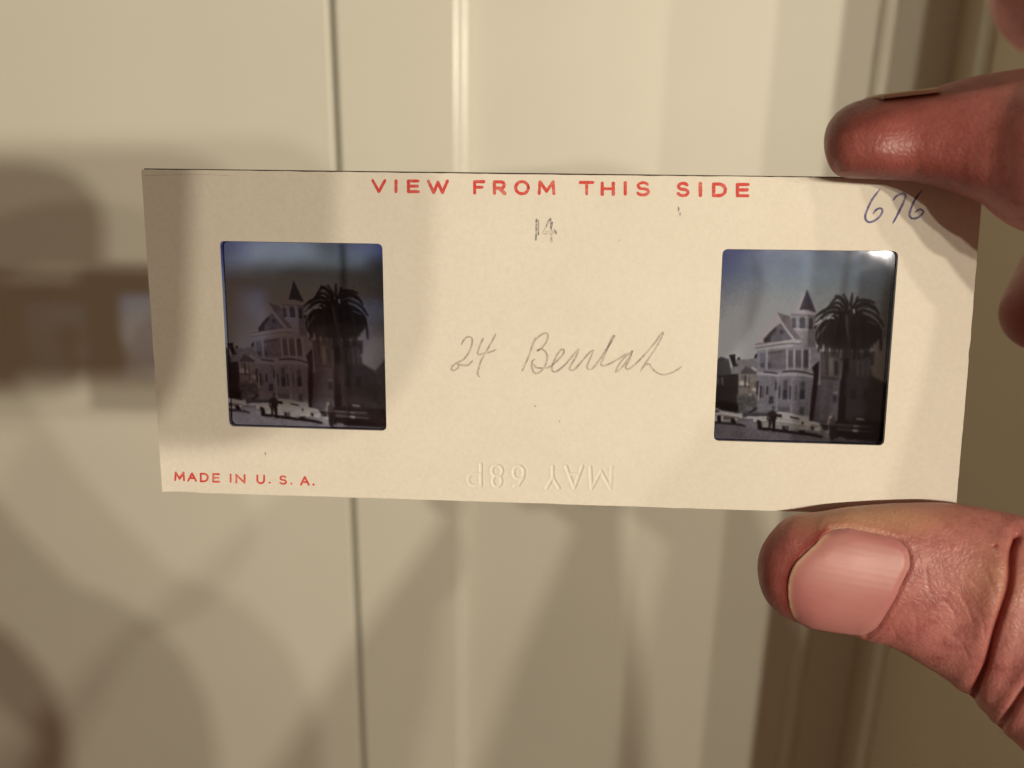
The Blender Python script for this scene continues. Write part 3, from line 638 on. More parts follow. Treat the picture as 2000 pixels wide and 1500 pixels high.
extrude('bead', [(xb0, 38)] + [(xb0 + w_ * .46 * math.sin(math.radians(a)), 2.4 * (1 - math.cos(math.radians(a)))) for a in range(0, 91, 10)] + [(xb0 + w_ * (.5 + .5 * math.sin(math.radians(a))), 2.5 + 3.1 * (1 - math.cos(math.radians(a)))) for a in range(0, 91, 10)] + [(xb1, 38)], M_BEAD, frame)
xr0, xr1 = door_x(1736), door_x(1776)
extrude('casing_board', [(xb1 + .02, 38), (xb1 + .02, 5.6), (xr0 - .02, 5.6), (xr0 - .02, 38)], M_FRAME, frame)
def half_round(x0, x1, base, hgt_, n=12):
    return [((x0 + x1) / 2 - (x1 - x0) / 2 * math.cos(math.pi * k / n), base - hgt_ * math.sin(math.pi * k / n)) for k in range(n + 1)]
extrude('moulding', [(xr0, 38)] + half_round(xr0, xr1, 5.6, 2.6) + [(xr1, 38)], M_FRAME, frame, smooth=False)
XC = door_x(1878, 0, 5.6)
extrude('inner_board', [(xr1 + .02, 38), (xr1 + .02, 5.8), (XC, 5.8), (XC, 38)], M_FRAME, frame)
DS = XC * F / 932.0 * float(np.dot(-ray(1932, 0), -YW)) - YD       # where the light rib sits on the return
extrude('corner_bead', [(XC - .02, DS + 3.2)] + [(XC - 2.6 * math.sin(math.pi * k / 10), DS + 3.2 * math.cos(math.pi * k / 10)) for k in range(1, 10)] + [(XC - .02, DS - 3.2)], M_FRAME, frame)
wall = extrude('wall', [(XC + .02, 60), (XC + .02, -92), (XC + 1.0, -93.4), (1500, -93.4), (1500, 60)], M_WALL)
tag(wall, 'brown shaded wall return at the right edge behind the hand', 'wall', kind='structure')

# ------------------------------------------------------------------ the phone that casts the tall soft shadows
def rr(x0, y0, x1, y1, r, n=8):
    out = []
    for cx, cy, a in ((x1 - r, y0 + r, -90), (x1 - r, y1 - r, 0), (x0 + r, y1 - r, 90), (x0 + r, y0 + r, 180)):
        out += [(cx + r * math.cos(math.radians(a + 90 * k / n)), cy + r * math.sin(math.radians(a + 90 * k / n))) for k in range(n + 1)]
    return out
M_PHONE = mat_plain('black_phone_glass', (0.02, 0.02, 0.022), 0.25); M_LENS = mat_plain('lens_black', (0.008, 0.008, 0.01), 0.1)
ph = bpy.data.objects.new('phone', None); ph.location = to_world((-55, 22, 5)); COL.objects.link(ph)
tag(ph, 'black phone before the card, seen only as the tall shadow on its left side', 'phone')
def add_child(o, par):
    o.parent = par; o.matrix_parent_inverse = Matrix.Translation(-par.location)
def slab(name, prof, z0, z1, mat, par):
    n = len(prof); v = [(x, y, z0) for x, y in prof] + [(x, y, z1) for x, y in prof]
    f = [tuple(range(n))[::-1], tuple(range(n, 2 * n))] + [(i, (i + 1) % n, n + (i + 1) % n, n + i) for i in range(n)]
    o = mesh(name, v, f, mat); add_child(o, par); return o
slab('phone_body', rr(-132, -14.2, 18.5, 40.5, 15), 1.2, 9.4, M_PHONE, ph)

# ------------------------------------------------------------------ the hand
def loft(stations, n=40, ex=2.2):
    """stations: (top xy px, bottom xy px, depth Z, half thickness); returns closed mesh in lens mm"""
    V, Fq = [], []
    for (tx, ty), (bx, by), Z, b in stations:
        t, bo = P(tx, ty, Z), P(bx, by, Z); c = (t + bo) / 2; up = (t - bo) / 2; dz = nrm(c) * -1 * b
        for k in range(n):
            a = 2 * math.pi * k / n; cs, sn = math.cos(a), math.sin(a)
            V.append(c + up * math.copysign(abs(cs) ** (2 / ex), cs) + dz * math.copysign(abs(sn) ** (2 / ex), sn))
    m = len(stations)
    for i in range(m - 1):
        for k in range(n): Fq.append((i * n + k, i * n + (k + 1) % n, (i + 1) * n + (k + 1) % n, (i + 1) * n + k))
    Fq.append(tuple(range(n))[::-1]); Fq.append(tuple((m - 1) * n + k for k in range(n)))
    return V, Fq
def tube(pts, n=24):
    """pts: (position, radius) chain of spheres swept into a tube"""
    V, Fq = [], []; p = np.array([x[0] for x in pts], float); r = [x[1] for x in pts]
    T = np.gradient(p, axis=0)
    for i in range(len(p)):
        t = nrm(T[i]); s = nrm(np.cross(t, [0.3, 0.2, 1.0])); u = np.cross(s, t)
        for k in range(n):
            a = 2 * math.pi * k / n; V.append(p[i] + r[i] * (math.cos(a) * s + math.sin(a) * u))
    for i in range(len(p) - 1):
        for k in range(n): Fq.append((i * n + k, i * n + (k + 1) % n, (i + 1) * n + (k + 1) % n, (i + 1) * n + k))
    Fq.append(tuple(range(n))[::-1]); Fq.append(tuple((len(p) - 1) * n + k for k in range(n)))
    return V, Fq
def sweep(ctrl, sub=7):
    """smooth chain through (x, y, z, radius) with rounded ends"""
    c = crom(np.array(ctrl, float), sub); out = []
    a, b = c[0], c[1]; d0 = nrm(a[:3] - c[2][:3])
    for k in range(7):
        t = math.radians(90 - 15 * k); out.append((a[:3] + d0 * a[3] * math.sin(t), max(a[3] * math.cos(t), 0.15)))
    out += [(x[:3], x[3]) for x in c[1:-1]]
    a = c[-1]; d1 = nrm(a[:3] - c[-3][:3])
    for k in range(7):
        t = math.radians(15 * k); out.append((a[:3] + d1 * a[3] * math.sin(t), max(a[3] * math.cos(t), 0.15)))
    return tube(out)

index_st = [((1608.5, 274), (1608.5, 282), 91.6, .4), ((1611, 259), (1611, 299), 91.5, 2.2), ((1617, 242), (1617, 320), 91.4, 3.8), ((1627, 227), (1627, 337), 91.3, 5.0), ((1640, 214), (1640, 345), 91.2, 5.8), ((1655, 205), (1655, 348), 91.1, 6.4),
            ((1672, 198), (1672, 349), 91.0, 6.8), ((1690, 194), (1690, 349.5), 90.8, 7.0), ((1720, 189), (1720, 350), 90.4, 7.2), ((1784, 178), (1784, 355), 90.2, 7.4), ((1832, 169), (1832, 366), 89.4, 7.6), ((1864, 159), (1864, 376), 88.8, 7.8), ((1899, 150), (1899, 390), 88.0, 8.0),
            ((1944, 142), (1944, 407), 86.9, 8.3), ((2000, 133), (2000, 429), 85.3, 8.8), ((2090, 122), (2080, 458), 83, 9.4), ((2200, 116), (2180, 490), 80, 9.6)]
thumb_st = [((1478.8, 1104), (1478.8, 1112), 98, .4), ((1481, 1086), (1482, 1138), 98, 2.6), ((1488, 1066), (1490, 1162), 97.9, 4.2), ((1501, 1045), (1504, 1184), 97.8, 5.4), ((1520, 1023), (1528, 1204), 97.7, 6.3), ((1544, 1006), (1560, 1217), 97.5, 6.9), ((1575, 1002), (1590, 1229), 97.3, 7.2),
            ((1610, 998), (1630, 1236), 97.1, 7.4), ((1656, 990), (1672, 1241), 96.9, 7.5), ((1703, 986), (1716, 1254), 96.8, 7.6), ((1750, 983), (1760, 1273), 96.6, 7.8), ((1796, 982), (1795, 1294), 96.4, 8.1), ((1840, 982), (1832, 1316), 96.1, 8.4), ((1880, 986), (1866, 1339), 95.8, 8.8),
            ((1930, 994), (1897, 1358), 95.4, 9.2), ((1975, 1005), (1918, 1381), 94.9, 9.4), ((2015, 1016), (1940, 1408), 94.3, 9.5), ((2055, 1030), (1962, 1428), 93.6, 9.6), ((2115, 1050), (1996, 1462), 92.6, 9.9), ((2200, 1080), (2060, 1525), 91, 10.2)]
parts = [loft(index_st), loft(thumb_st, ex=2.35)]
def S(px, py, Z, r): return (*P(px, py, Z), r)
def mm(x, y, z, r): return (x, y, z, r)
ci = (P(*index_st[-1][0], index_st[-1][2]) + P(*index_st[-1][1], index_st[-1][2])) / 2; ct = (P(*thumb_st[-1][0], thumb_st[-1][2]) + P(*thumb_st[-1][1], thumb_st[-1][2])) / 2
parts.append(sweep([(*(ci + [-4, 1, -2]), 9.0), (*ci, 9.6), mm(73, 17, -73, 10.5), mm(85, 11, -66, 12.5), mm(101, -4, -48, 15), mm(120, -28, -22, 18)]))
parts.append(sweep([(*(ct + [-4, 1, -1]), 9.6), (*ct, 10.2), mm(80, -38, -84, 11), mm(97, -46, -70, 12.5), mm(120, -56, -36, 17)]))
parts.append(sweep([S(2128, -64, 57, 6.5), mm(57, 36, -56, 7.3), mm(70, 36, -60, 8.4), mm(82, 28, -68, 9.7), mm(89, 18, -74, 10.8), mm(106, -6, -50, 15), mm(124, -34, -22, 18)]))
parts.append(sweep([S(2042, 608, 116, 6.1), S(2096, 520, 118, 6.8), S(2150, 420, 117, 7.3), S(2230, 330, 113, 7.8), S(2300, 310, 106, 8.6), mm(93, 17, -88, 10), mm(106, -4, -60, 13.5), mm(124, -36, -22, 17)]))
parts.append(sweep([S(2170, 760, 128, 5.0), S(2215, 640, 131, 6.0), S(2250, 520, 130, 6.6), S(2290, 420, 124, 7.0), S(2310, 350, 118, 7.5), mm(93, 20, -103, 8.2), mm(99, 5, -84, 10.5), mm(116, -24, -44, 15)]))
parts.append(sweep([mm(88, 4, -66, 9), mm(90, -8, -66, 9.5), mm(93, -24, -64, 10), mm(100, -38, -56, 11)]))
parts.append(sweep([mm(99, -8, -54, 13), mm(106, -22, -42, 15), mm(118, -38, -26, 17)]))
parts.append(sweep([mm(120, -38, -26, 20), mm(131, -58, 4, 25), mm(148, -98, 54, 38), mm(176, -160, 136, 52), mm(215, -232, 236, 58)]))  # unseen forearm, thickened so it shades the lower door
V, Fq = [], []
for v, f in parts:
    b = len(V); V += list(v); Fq += [tuple(i + b for i in q_) for q_ in f]
tmp = mesh('hand_raw', V, Fq, world=False)
bm = bmesh.new(); bm.from_mesh(tmp.data); bmesh.ops.recalc_face_normals(bm, faces=bm.faces[:]); bm.to_mesh(tmp.data); bm.free()
md = tmp.modifiers.new('r', 'REMESH'); md.mode = 'VOXEL'; md.voxel_size = 0.6
hm = bpy.data.meshes.new_from_object(tmp.evaluated_get(bpy.context.evaluated_depsgraph_get()))
bpy.data.objects.remove(tmp)
def px_of(co):
    return np.stack([1000 + F * co[:, 0] / -co[:, 2], 750 - F * co[:, 1] / -co[:, 2]], 1)
def edges_of(me):
    e = np.empty(len(me.edges) * 2, np.int32); me.edges.foreach_get('vertices', e); return e.reshape(-1, 2)
def coords(me):
    c = np.empty(len(me.vertices) * 3, np.float32); me.vertices.foreach_get('co', c); return c.reshape(-1, 3).astype(float)
def lap(co, e, it, lam=0.5, mask=None):
    deg = np.bincount(e.ravel(), minlength=len(co))[:, None].clip(1)
    for _ in range(it):
        for s in (lam, -lam * 1.04):
            acc = np.zeros_like(co)
            for k in range(3):
                acc[:, k] = np.bincount(e[:, 0], co[e[:, 1], k], len(co)) + np.bincount(e[:, 1], co[e[:, 0], k], len(co))
            d_ = (acc / deg - co) * s
            co = co + (d_ if mask is None else d_ * mask)
    return co
co = coords(hm); co = lap(co, edges_of(hm), 10); hm.vertices.foreach_set('co', co.astype(np.float32).ravel())
for rnd in range(2):                                    # finer skin where it shows
    bm = bmesh.new(); bm.from_mesh(hm); bm.verts.ensure_lookup_table()
    c = np.array([v.co[:] for v in bm.verts]); p = px_of(c)
    lim = (2060, 2030)[rnd]
    ok = (c[:, 2] < -20) & (p[:, 0] < lim) & (p[:, 1] > (-60 if rnd == 0 else 940)) & (p[:, 1] < 1560) & (np.linalg.norm(c, axis=1) < 118)
    es = [e_ for e_ in bm.edges if ok[e_.verts[0].index] and ok[e_.verts[1].index]]
    bmesh.ops.subdivide_edges(bm, edges=es, cuts=1, use_grid_fill=True)
    bm.to_mesh(hm); bm.free()
    co = coords(hm); p = px_of(co); mk = ((p[:, 0] < lim + 40) & (co[:, 2] < -20))[:, None].astype(float)
    co = lap(co, edges_of(hm), 6, mask=mk); hm.vertices.foreach_set('co', co.astype(np.float32).ravel())
hm.update()

NAIL = np.array([(1549.6, 1204), (1542, 1183.5), (1539, 1157), (1541, 1129), (1551.5, 1103), (1568, 1084.5), (1590.7, 1064), (1609, 1045), (1624, 1035), (1656, 1031), (1693, 1039), (1730.7, 1047), (1758.7, 1056.5), (1773.6, 1073), (1777, 1092), (1775.5, 1109), (1762, 1135), (1747.5, 1167), (1729, 1199), (1713, 1224), (1694, 1239), (1660, 1237), (1622, 1232), (1588, 1226), (1564.5, 1216)], float)
def inside(q, p):
    ins = np.zeros(len(q), bool)
    for i in range(len(p)):
        xa, ya = p[i]; xb, yb = p[(i + 1) % len(p)]
        if ya != yb: ins ^= ((ya > q[:, 1]) != (yb > q[:, 1])) & (q[:, 0] < (xb - xa) * (q[:, 1] - ya) / (yb - ya) + xa)
    return ins
def pl_dist(q, pts, closed=False):
    pts = np.asarray(pts, float); d_ = np.full(len(q), 1e9); tt = np.zeros(len(q)); side = np.zeros(len(q)); n = len(pts) if closed else len(pts) - 1
    for i in range(n):
        a, b = pts[i], pts[(i + 1) % len(pts)]; ab = b - a; t = np.clip(((q - a) @ ab) / (ab @ ab), 0, 1); v_ = q - a - t[:, None] * ab
        dd = np.linalg.norm(v_, axis=1); m_ = dd < d_; d_ = np.where(m_, dd, d_); tt = np.where(m_, (i + t) / n, tt); side = np.where(m_, np.sign(ab[0] * v_[:, 1] - ab[1] * v_[:, 0]), side)
    return d_, tt, side
vn = np.empty(len(hm.vertices) * 3, np.float32); hm.vertices.foreach_get('normal', vn); vn = vn.reshape(-1, 3).astype(float)
co = coords(hm); p = px_of(co); vis = (np.einsum('ij,ij->i', vn, co) < 0) & (np.linalg.norm(co, axis=1) < 125) & (co[:, 2] < -20) & (p[:, 0] < 2200)
smooth_co = co.copy()
sel = np.where(vis)[0]; qs = p[sel]; disp = np.zeros(len(sel))
base_bvh = BVHTree.FromPolygons([tuple(x) for x in co], [tuple(f.vertices) for f in hm.polygons])
nd, _, _ = pl_dist(qs, NAIL, True); nin = inside(qs, NAIL)
free = np.array([(1549.6, 1204), (1542, 1183.5), (1539, 1157), (1541, 1129), (1551.5, 1103), (1568, 1084.5), (1590.7, 1064), (1609, 1045)])
prox = NAIL[8:21]
fd, _, _ = pl_dist(qs, free); pd, _, _ = pl_dist(qs, prox)
disp += np.where(nin, -0.42 * np.clip(nd / 6, 0, 1), 0)
disp += np.where(~nin, 0.20 * np.exp(-((pd - 9) / 7.0) ** 2), 0)                      # nail folds
disp += np.where(~nin, 0.16 * np.exp(-((pd - 22) / 9.0) ** 2), 0)
disp += np.where(~nin, 0.10 * np.exp(-(fd / 9.0) ** 2), 0)                            # groove under the free edge
def crease(pts, w, depth, fade=True, step=0.0):
    global disp
    d_, t_, s_ = pl_dist(qs, crom(pts, 5)); k = np.exp(-(d_ / w) ** 2) * depth
    if fade: k *= np.clip(np.minimum(t_, 1 - t_) * 5, 0, 1)
    disp = disp - k
    if step: disp = disp + step * np.exp(-(d_ / (w * 4.5)) ** 2) * np.where(s_ > 0, 1, 0) * (1 - np.exp(-(d_ / w) ** 2))
fold1 = [(1986, 1050), (1977, 1080), (1971, 1139), (1958, 1185), (1944, 1232), (1927, 1293), (1912, 1329), (1900, 1358)]
fold2 = [(2012, 1330), (1998, 1350), (1981, 1376), (1960, 1408), (1950, 1424)]
crease(fold1, 6.5, 0.8, False); crease(fold2, 6, 0.55, False)
for fd_, w, a in ((fold1, 34, .22), (fold2, 24, .15)):
    d_, t_, s_ = pl_dist(qs, crom(fd_, 5)); off = d_ * np.where(s_ > 0, 1, -1)
    disp += a * np.exp(-((d_ - w * .8) / (w * .55)) ** 2)
for pts, w, a in (([(1778, 1062), (1790, 1085), (1801, 1106), (1818, 1142)], 3.4, .2), ([(1795, 1072), (1806, 1100), (1812, 1122)], 2.6, .12), ([(1806, 1128), (1815, 1150), (1822, 1168)], 3, .14), ([(1838, 1168), (1856, 1186), (1872, 1212)], 3.2, .16), ([(1930, 1108), (1955, 1124), (1972, 1146)], 3.2, .2),
                  ([(1880, 1120), (1905, 1140), (1926, 1160)], 3.2, .1), ([(1870, 1150), (1890, 1185), (1905, 1230)], 4, .14), ([(1900, 1175), (1920, 1215), (1925, 1260)], 4, .14), ([(1850, 1230), (1880, 1262), (1900, 1300)], 4, .12), ([(1910, 1090), (1930, 1130), (1945, 1180)], 4, .12),
                  ([(1925, 1060), (1942, 1075), (1950, 1100)], 3, .12), ([(1830, 1010), (1850, 1040), (1858, 1075)], 3.5, .07), ([(1780, 1180), (1790, 1220), (1788, 1262)], 4, .1), ([(1735, 1215), (1748, 1232), (1752, 1256)], 3, .1),
                  ([(1788, 345), (1792, 320), (1788, 295)], 4, .12), ([(1764, 352), (1766, 330), (1770, 310)], 3, .10), ([(1888, 380), (1880, 330), (1886, 280)], 6, .1), ([(1940, 395), (1930, 330), (1938, 270)], 6, .12), ([(1985, 410), (1972, 330), (1980, 240)], 7, .14)):
    crease(pts, w * 1.1, a * .42)
kx, ky = (qs[:, 0] - 1945) / 40, (qs[:, 1] - 1155) / 60; disp += 0.5 * np.exp(-(kx ** 2 + ky ** 2))      # knuckle pad
kx, ky = (qs[:, 0] - 1870) / 45, (qs[:, 1] - 1205) / 55; disp -= 0.35 * np.exp(-(kx ** 2 + ky ** 2))
for (x, y), r, a in (((1863, 1069), 4, .13), ((1943, 1067), 4, -.16), ((1706, 308), 4, .05), ((1860, 1160), 5, .08)):
    disp += a * np.exp(-((qs[:, 0] - x) ** 2 + (qs[:, 1] - y) ** 2) / r ** 2)
co[sel] += vn[sel] * disp[:, None]
co = lap(co, edges_of(hm), 1, .3)
hm.vertices.foreach_set('co', to_world(co).astype(np.float32).ravel())
# skin colour: redder tips, pale knuckle and thumb top; index shade painted dark red
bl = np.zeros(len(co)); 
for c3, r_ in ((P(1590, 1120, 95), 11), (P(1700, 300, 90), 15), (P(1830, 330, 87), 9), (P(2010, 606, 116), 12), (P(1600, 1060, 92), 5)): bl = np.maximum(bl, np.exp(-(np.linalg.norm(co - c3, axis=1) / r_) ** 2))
pale = np.zeros(len(co)); pale[sel] = np.exp(-(((qs[:, 0] - 1700) / 150) ** 2 + ((qs[:, 1] - 1010) / 32) ** 2)) + .5 * np.exp(-(((qs[:, 0] - 1940) / 60) ** 2 + ((qs[:, 1] - 1130) / 70) ** 2))
spot = np.zeros(len(co)); spot[sel] = np.exp(-((qs[:, 0] - 1943) ** 2 + (qs[:, 1] - 1066) ** 2) / 20) + .8 * np.where(~nin, np.exp(-(fd / 10) ** 2), 0) + .8 * np.exp(-(pl_dist(qs, crom(fold1, 5))[0] / 9) ** 2)  # fold shade painted dark red; also the nail rim and a small mark
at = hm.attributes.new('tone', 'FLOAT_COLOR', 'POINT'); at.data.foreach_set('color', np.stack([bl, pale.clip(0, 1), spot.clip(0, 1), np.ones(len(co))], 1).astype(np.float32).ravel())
hm.polygons.foreach_set('use_smooth', [True] * len(hm.polygons)); hm.update()
hm.name = 'hand'; hand = bpy.data.objects.new('hand', hm); COL.objects.link(hand)
tag(hand, 'hand reaching in from the right, pinching the card between index finger and thumb', 'hand')

def mat_skin():
    t = NT('skin'); b = t.princ(Roughness=0.55); c = t.coord()
    at = t.n('Attribute'); at.attribute_name = 'tone'; sp = t.n('SeparateColor'); t.l(at.outputs['Color'], sp.inputs[0])
    n1 = t.noise(130, 4, .6, c); r1 = t.ramp(n1.outputs['Fac'], [(0.3, (0.45, 0.165, 0.155)), (0.5, (0.50, 0.20, 0.188)), (0.72, (0.52, 0.23, 0.20))])
    n5 = t.noise(520, 4, .7, c); r5 = t.ramp(n5.outputs['Fac'], [(0.32, (.78, .66, .66)), (0.5, (1, 1, 1)), (0.72, (1.08, 1.06, 1.04))]); mm5 = t.n('Mix'); mm5.data_type = 'RGBA'; mm5.blend_type = 'MULTIPLY'; mm5.inputs[0].default_value = 1; t.l(r1.outputs[0], mm5.inputs[6]); t.l(r5.outputs[0], mm5.inputs[7])
    def mix(a, bcol, f):
        m = t.n('Mix'); m.data_type = 'RGBA'; t.l(f, m.inputs[0]); t.l(a, m.inputs[6]); m.inputs[7].default_value = (*bcol, 1); return m.outputs[2]
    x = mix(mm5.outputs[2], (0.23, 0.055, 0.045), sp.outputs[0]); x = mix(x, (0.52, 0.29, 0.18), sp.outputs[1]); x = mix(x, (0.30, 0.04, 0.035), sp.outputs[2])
    t.l(x, b.inputs['Base Color'])
    b.inputs['Subsurface Weight'].default_value = 0.35; b.inputs['Subsurface Radius'].default_value = (1.0, 0.3, 0.18); b.inputs['Subsurface Scale'].default_value = 0.0016
    b.inputs['Specular IOR Level'].default_value = 0.4
    mp = t.n('Mapping'); mp.inputs['Scale'].default_value = (1.0, 1.0, 1.0); t.l(c, mp.inputs[0])
    vo = t.n('TexVoronoi'); vo.feature = 'DISTANCE_TO_EDGE'; vo.inputs['Scale'].default_value = 1500
    dn = t.noise(900, 2, .5, c); ml = t.n('VectorMath', operation='SCALE'); ml.inputs['Scale'].default_value = 0.0009; t.l(dn.outputs['Color'], ml.inputs[0])
    ad = t.n('VectorMath', operation='ADD'); t.l(mp.outputs[0], ad.inputs[0]); t.l(ml.outputs[0], ad.inputs[1]); t.l(ad.outputs[0], vo.inputs['Vector'])
    rv = t.ramp(vo.outputs['Distance'], [(0.0, (0, 0, 0)), (0.25, (1, 1, 1))])
    n2 = t.noise(420, 4, .6, c)
    b1 = t.bump(n2.outputs['Fac'], 0.2, 0.0003); b2 = t.bump(rv.outputs[0], 0.3, 0.00009, b1.outputs[0]); t.l(b2.outputs[0], b.inputs['Normal'])
    rr_ = t.ramp(n2.outputs['Fac'], [(0.35, (.40, .40, .40)), (0.7, (.56, .56, .56))]); t.l(rr_.outputs[0], b.inputs['Roughness'])
    return t.m
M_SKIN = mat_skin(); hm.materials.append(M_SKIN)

def mat_nail():
    t = NT('fingernail'); b = t.princ(Roughness=0.46); c = t.coord()
    n1 = t.noise(90, 3, .5, c); r = t.ramp(n1.outputs['Fac'], [(0.3, (0.42, 0.155, 0.155)), (0.7, (0.48, 0.215, 0.20))])
    at = t.n('Attribute'); at.attribute_name = 'tip'; m = t.n('Mix'); m.data_type = 'RGBA'; t.l(at.outputs['Fac'], m.inputs[0]); t.l(r.outputs[0], m.inputs[6]); m.inputs[7].default_value = (0.52, 0.34, 0.23, 1)
    t.l(m.outputs[2], b.inputs['Base Color'])
    b.inputs['Subsurface Weight'].default_value = 0.25; b.inputs['Subsurface Radius'].default_value = (1, .35, .25); b.inputs['Subsurface Scale'].default_value = 0.001
    rg = t.n('Attribute'); rg.attribute_name = 'ridge'; wv = t.n('Math', operation='SINE'); ml = t.n('Math', operation='MULTIPLY'); ml.inputs[1].default_value = 47; t.l(rg.outputs['Fac'], ml.inputs[0]); t.l(ml.outputs[0], wv.inputs[0])
    n3 = t.noise(500, 2, .5, c); sm_ = t.n('Math', operation='ADD'); t.l(wv.outputs[0], sm_.inputs[0]); t.l(n3.outputs['Fac'], sm_.inputs[1])
    bp = t.bump(sm_.outputs[0], 0.028, 0.00010); t.l(bp.outputs[0], b.inputs['Normal'])
    return t.m
M_NAIL = mat_nail()
# thumbnail: a plate traced on the thumb's back, proud at the free edge and tucked under the folds
gx, gy = np.arange(1534, 1784, 2.6), np.arange(1024, 1246, 2.6)
G = np.stack(np.meshgrid(gx, gy, indexing='xy'), -1).reshape(-1, 2)
gi = inside(G, NAIL); gd, _, _ = pl_dist(G, NAIL, True); keep = gi & (gd > 1.6)
ring = crom(np.vstack([NAIL, NAIL[:1]]), 6)[:-1]
pts2 = np.vstack([ring, G[keep]])
bmn = bmesh.new()
from mathutils.geometry import delaunay_2d_cdt
res = delaunay_2d_cdt([Vector(x) for x in pts2], [(i, (i + 1) % len(ring)) for i in range(len(ring))], [], 1, 1e-4)
v2 = np.array([tuple(x) for x in res[0]]); tri = [t_ for t_ in res[2]]
hit = np.zeros((len(v2), 3)); nh = np.zeros((len(v2), 3))
for i, (x, y) in enumerate(v2):
    r_ = Vector(ray(x, y)).normalized(); h_ = None
    for kx in range(14):
        xx = x + (1640 - x) * .02 * kx; yy = y + (1130 - y) * .02 * kx
        r_ = Vector(ray(xx, yy)).normalized(); h_ = base_bvh.ray_cast(Vector((0, 0, 0)), r_)
        if h_[0] is not None and h_[0].length < 112: break
    hit[i] = np.array(ray(x, y)) * (-h_[0].z); nh[i] = h_[1]
fd2, _, _ = pl_dist(v2, free); pd2, _, _ = pl_dist(v2, NAIL[8:21]); nd2, _, _ = pl_dist(v2, NAIL, True)
off = 0.10 - 0.28 * np.exp(-(pd2 / 9.0) ** 2) + 0.02 * np.exp(-(fd2 / 20.0) ** 2)
_ax = nrm([1.0, .20]); _w = (v2 - np.array([1650, 1135])) @ np.array([-_ax[1], _ax[0]]) / 108.0; _l = (v2 - np.array([1650, 1135])) @ _ax / 120.0
off = off + 0.30 * (1 - _w ** 2) - 0.16 * np.exp(-(fd2 / 16.0) ** 2) + 0.12 * (1 - _l ** 2)
e2 = set()
for t_ in tri:
    for a, b in zip(t_, t_[1:] + t_[:1]): e2.add((min(a, b), max(a, b)))
e2 = np.array(sorted(e2)); nh = nh / np.linalg.norm(nh, axis=1)[:, None].clip(1e-6)
for _ in range(6):
    deg = np.bincount(e2.ravel(), minlength=len(nh))[:, None]
    nh = np.stack([(np.bincount(e2[:, 0], nh[e2[:, 1], k], len(nh)) + np.bincount(e2[:, 1], nh[e2[:, 0], k], len(nh))) for k in range(3)], 1) / deg; nh /= np.linalg.norm(nh, axis=1)[:, None]
tp = hit + nh * off[:, None]; nv_ = len(tp); bt = tp - nh * 0.5
bnd = list(range(len(ring)))
f_ = [tuple(t_[::-1]) for t_ in tri] + [tuple(i + nv_ for i in t_) for t_ in tri] + [(bnd[i], bnd[(i + 1) % len(bnd)], bnd[(i + 1) % len(bnd)] + nv_, bnd[i] + nv_) for i in range(len(bnd))]
nail = mesh('thumbnail', np.vstack([tp, bt]), f_, M_NAIL, hand, smooth=True)
bm = bmesh.new(); bm.from_mesh(nail.data); bmesh.ops.recalc_face_normals(bm, faces=bm.faces[:]); bm.to_mesh(nail.data); bm.free()
a_ = nail.data.attributes.new('tip', 'FLOAT', 'POINT'); a_.data.foreach_set('value', np.tile(np.exp(-(fd2 / 7.0) ** 2), 2).astype(np.float32))
ax = nrm([-1.0, -.18]); a_ = nail.data.attributes.new('ridge', 'FLOAT', 'POINT'); a_.data.foreach_set('value', np.tile((v2 @ np.array([-ax[1], ax[0]])) / 100.0, 2).astype(np.float32))
# the index finger's nail, seen edge on along the top of the fingertip
nx, nz = 16, 14; Vn = []
topc = lambda x: np.interp(x, [1676, 1684, 1720, 1784, 1810], [199, 196, 191, 184, 182])
for s in (0, 1):
    for i in range(nx):
        x = 1682 + (1796 - 1682) * i / (nx - 1)
        for k in range(nz):
            w = (k / (nz - 1) * 2 - 1); Zc = np.interp(x, [1676, 1806], [91.6, 89.4])
            pz = P(x, topc(x), Zc); Vn.append(pz + np.array([0, -0.75 * w * w * 1.5 - s * 0.45, -w * 4.6]) + np.array([0.55 * w * w if i == 0 else 0, 0, 0]))
g = lambda s, i, k: s * nx * nz + i * nz + k
f_ = []
for i in range(nx - 1):
    for k in range(nz - 1):
        f_.append((g(0, i, k), g(0, i + 1, k), g(0, i + 1, k + 1), g(0, i, k + 1))); f_.append((g(1, i, k), g(1, i, k + 1), g(1, i + 1, k + 1), g(1, i + 1, k)))
for i in range(nx - 1):
    for k in (0, nz - 1): f_.append((g(0, i, k), g(0, i + 1, k), g(1, i + 1, k), g(1, i, k)))
for k in range(nz - 1):
    for i in (0, nx - 1): f_.append((g(0, i, k), g(0, i, k + 1), g(1, i, k + 1), g(1, i, k)))
M_PALE = mat_plain('lit_nail_edge', (0.80, 0.62, 0.48), 0.4)  # pale base stands in for light on the nail's top
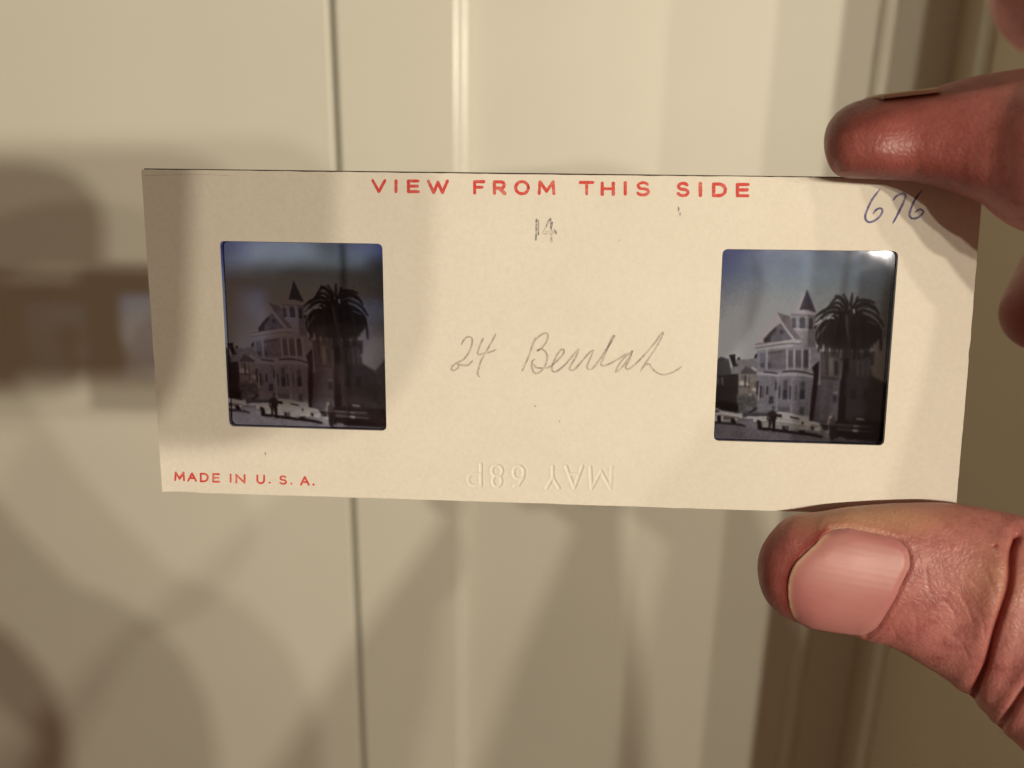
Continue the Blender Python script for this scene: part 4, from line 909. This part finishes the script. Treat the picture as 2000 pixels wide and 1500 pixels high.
n2_ = mesh('fingernail', Vn, f_, M_PALE, hand, smooth=True); bm = bmesh.new(); bm.from_mesh(n2_.data); bmesh.ops.recalc_face_normals(bm, faces=bm.faces[:]); bm.to_mesh(n2_.data); bm.free()
for nm in ('tip', 'ridge'): n2_.data.attributes.new(nm, 'FLOAT', 'POINT').data.foreach_set('value', np.full(len(Vn), .6 if nm == 'tip' else 0, np.float32))

# ------------------------------------------------------------------ the other hand, holding the phone: it throws the rounded shadows low on the door
parts = [sweep([mm(40, -300, 150, 52), mm(2, -170, 66, 44), mm(-6, -104, 22, 33), mm(-34, -84, 17, 27), mm(-62, -64, 15, 18)]),
         sweep([mm(-20, -82, 12, 19), mm(-42, -48, 4, 11), mm(-58, -24, -5, 8.6), mm(-70, -4, -6.4, 7.4), mm(-78, 10, -6.4, 6.6)])]
for k in range(4):
    x = -62 - 17 * k; L = (58, 62, 56, 44)[k]
    parts.append(sweep([mm(-40 - 9 * k, -66 + 3 * k, 18, 12), mm(x, -34, 20, 9.2), mm(x - 3, -14, 19, 8.2), mm(x - 4, -34 + L * .7, 17, 7.6), mm(x - 2, -34 + L, 16.6, 6.8)]))
V, Fq = [], []
for v, f in parts:
    b = len(V); V += list(v); Fq += [tuple(i + b for i in q_) for q_ in f]
V = [np.asarray(x) + np.array([-9, -3 if x[1] < -30 else -3 * max(0, (10 - x[1])) / 40, 0]) for x in V]
tmp = mesh('hand_raw', V, Fq, world=False)
bm = bmesh.new(); bm.from_mesh(tmp.data); bmesh.ops.recalc_face_normals(bm, faces=bm.faces[:]); bm.to_mesh(tmp.data); bm.free()
md = tmp.modifiers.new('r', 'REMESH'); md.mode = 'VOXEL'; md.voxel_size = 1.6
h2 = bpy.data.meshes.new_from_object(tmp.evaluated_get(bpy.context.evaluated_depsgraph_get())); bpy.data.objects.remove(tmp)
co = lap(coords(h2), edges_of(h2), 8); h2.vertices.foreach_set('co', to_world(co).astype(np.float32).ravel())
h2.polygons.foreach_set('use_smooth', [True] * len(h2.polygons)); h2.update(); h2.materials.append(M_SKIN)
hand2 = bpy.data.objects.new('hand', h2); COL.objects.link(hand2)
tag(hand2, 'hand holding the phone, seen only as rounded shadows low on the door', 'hand')
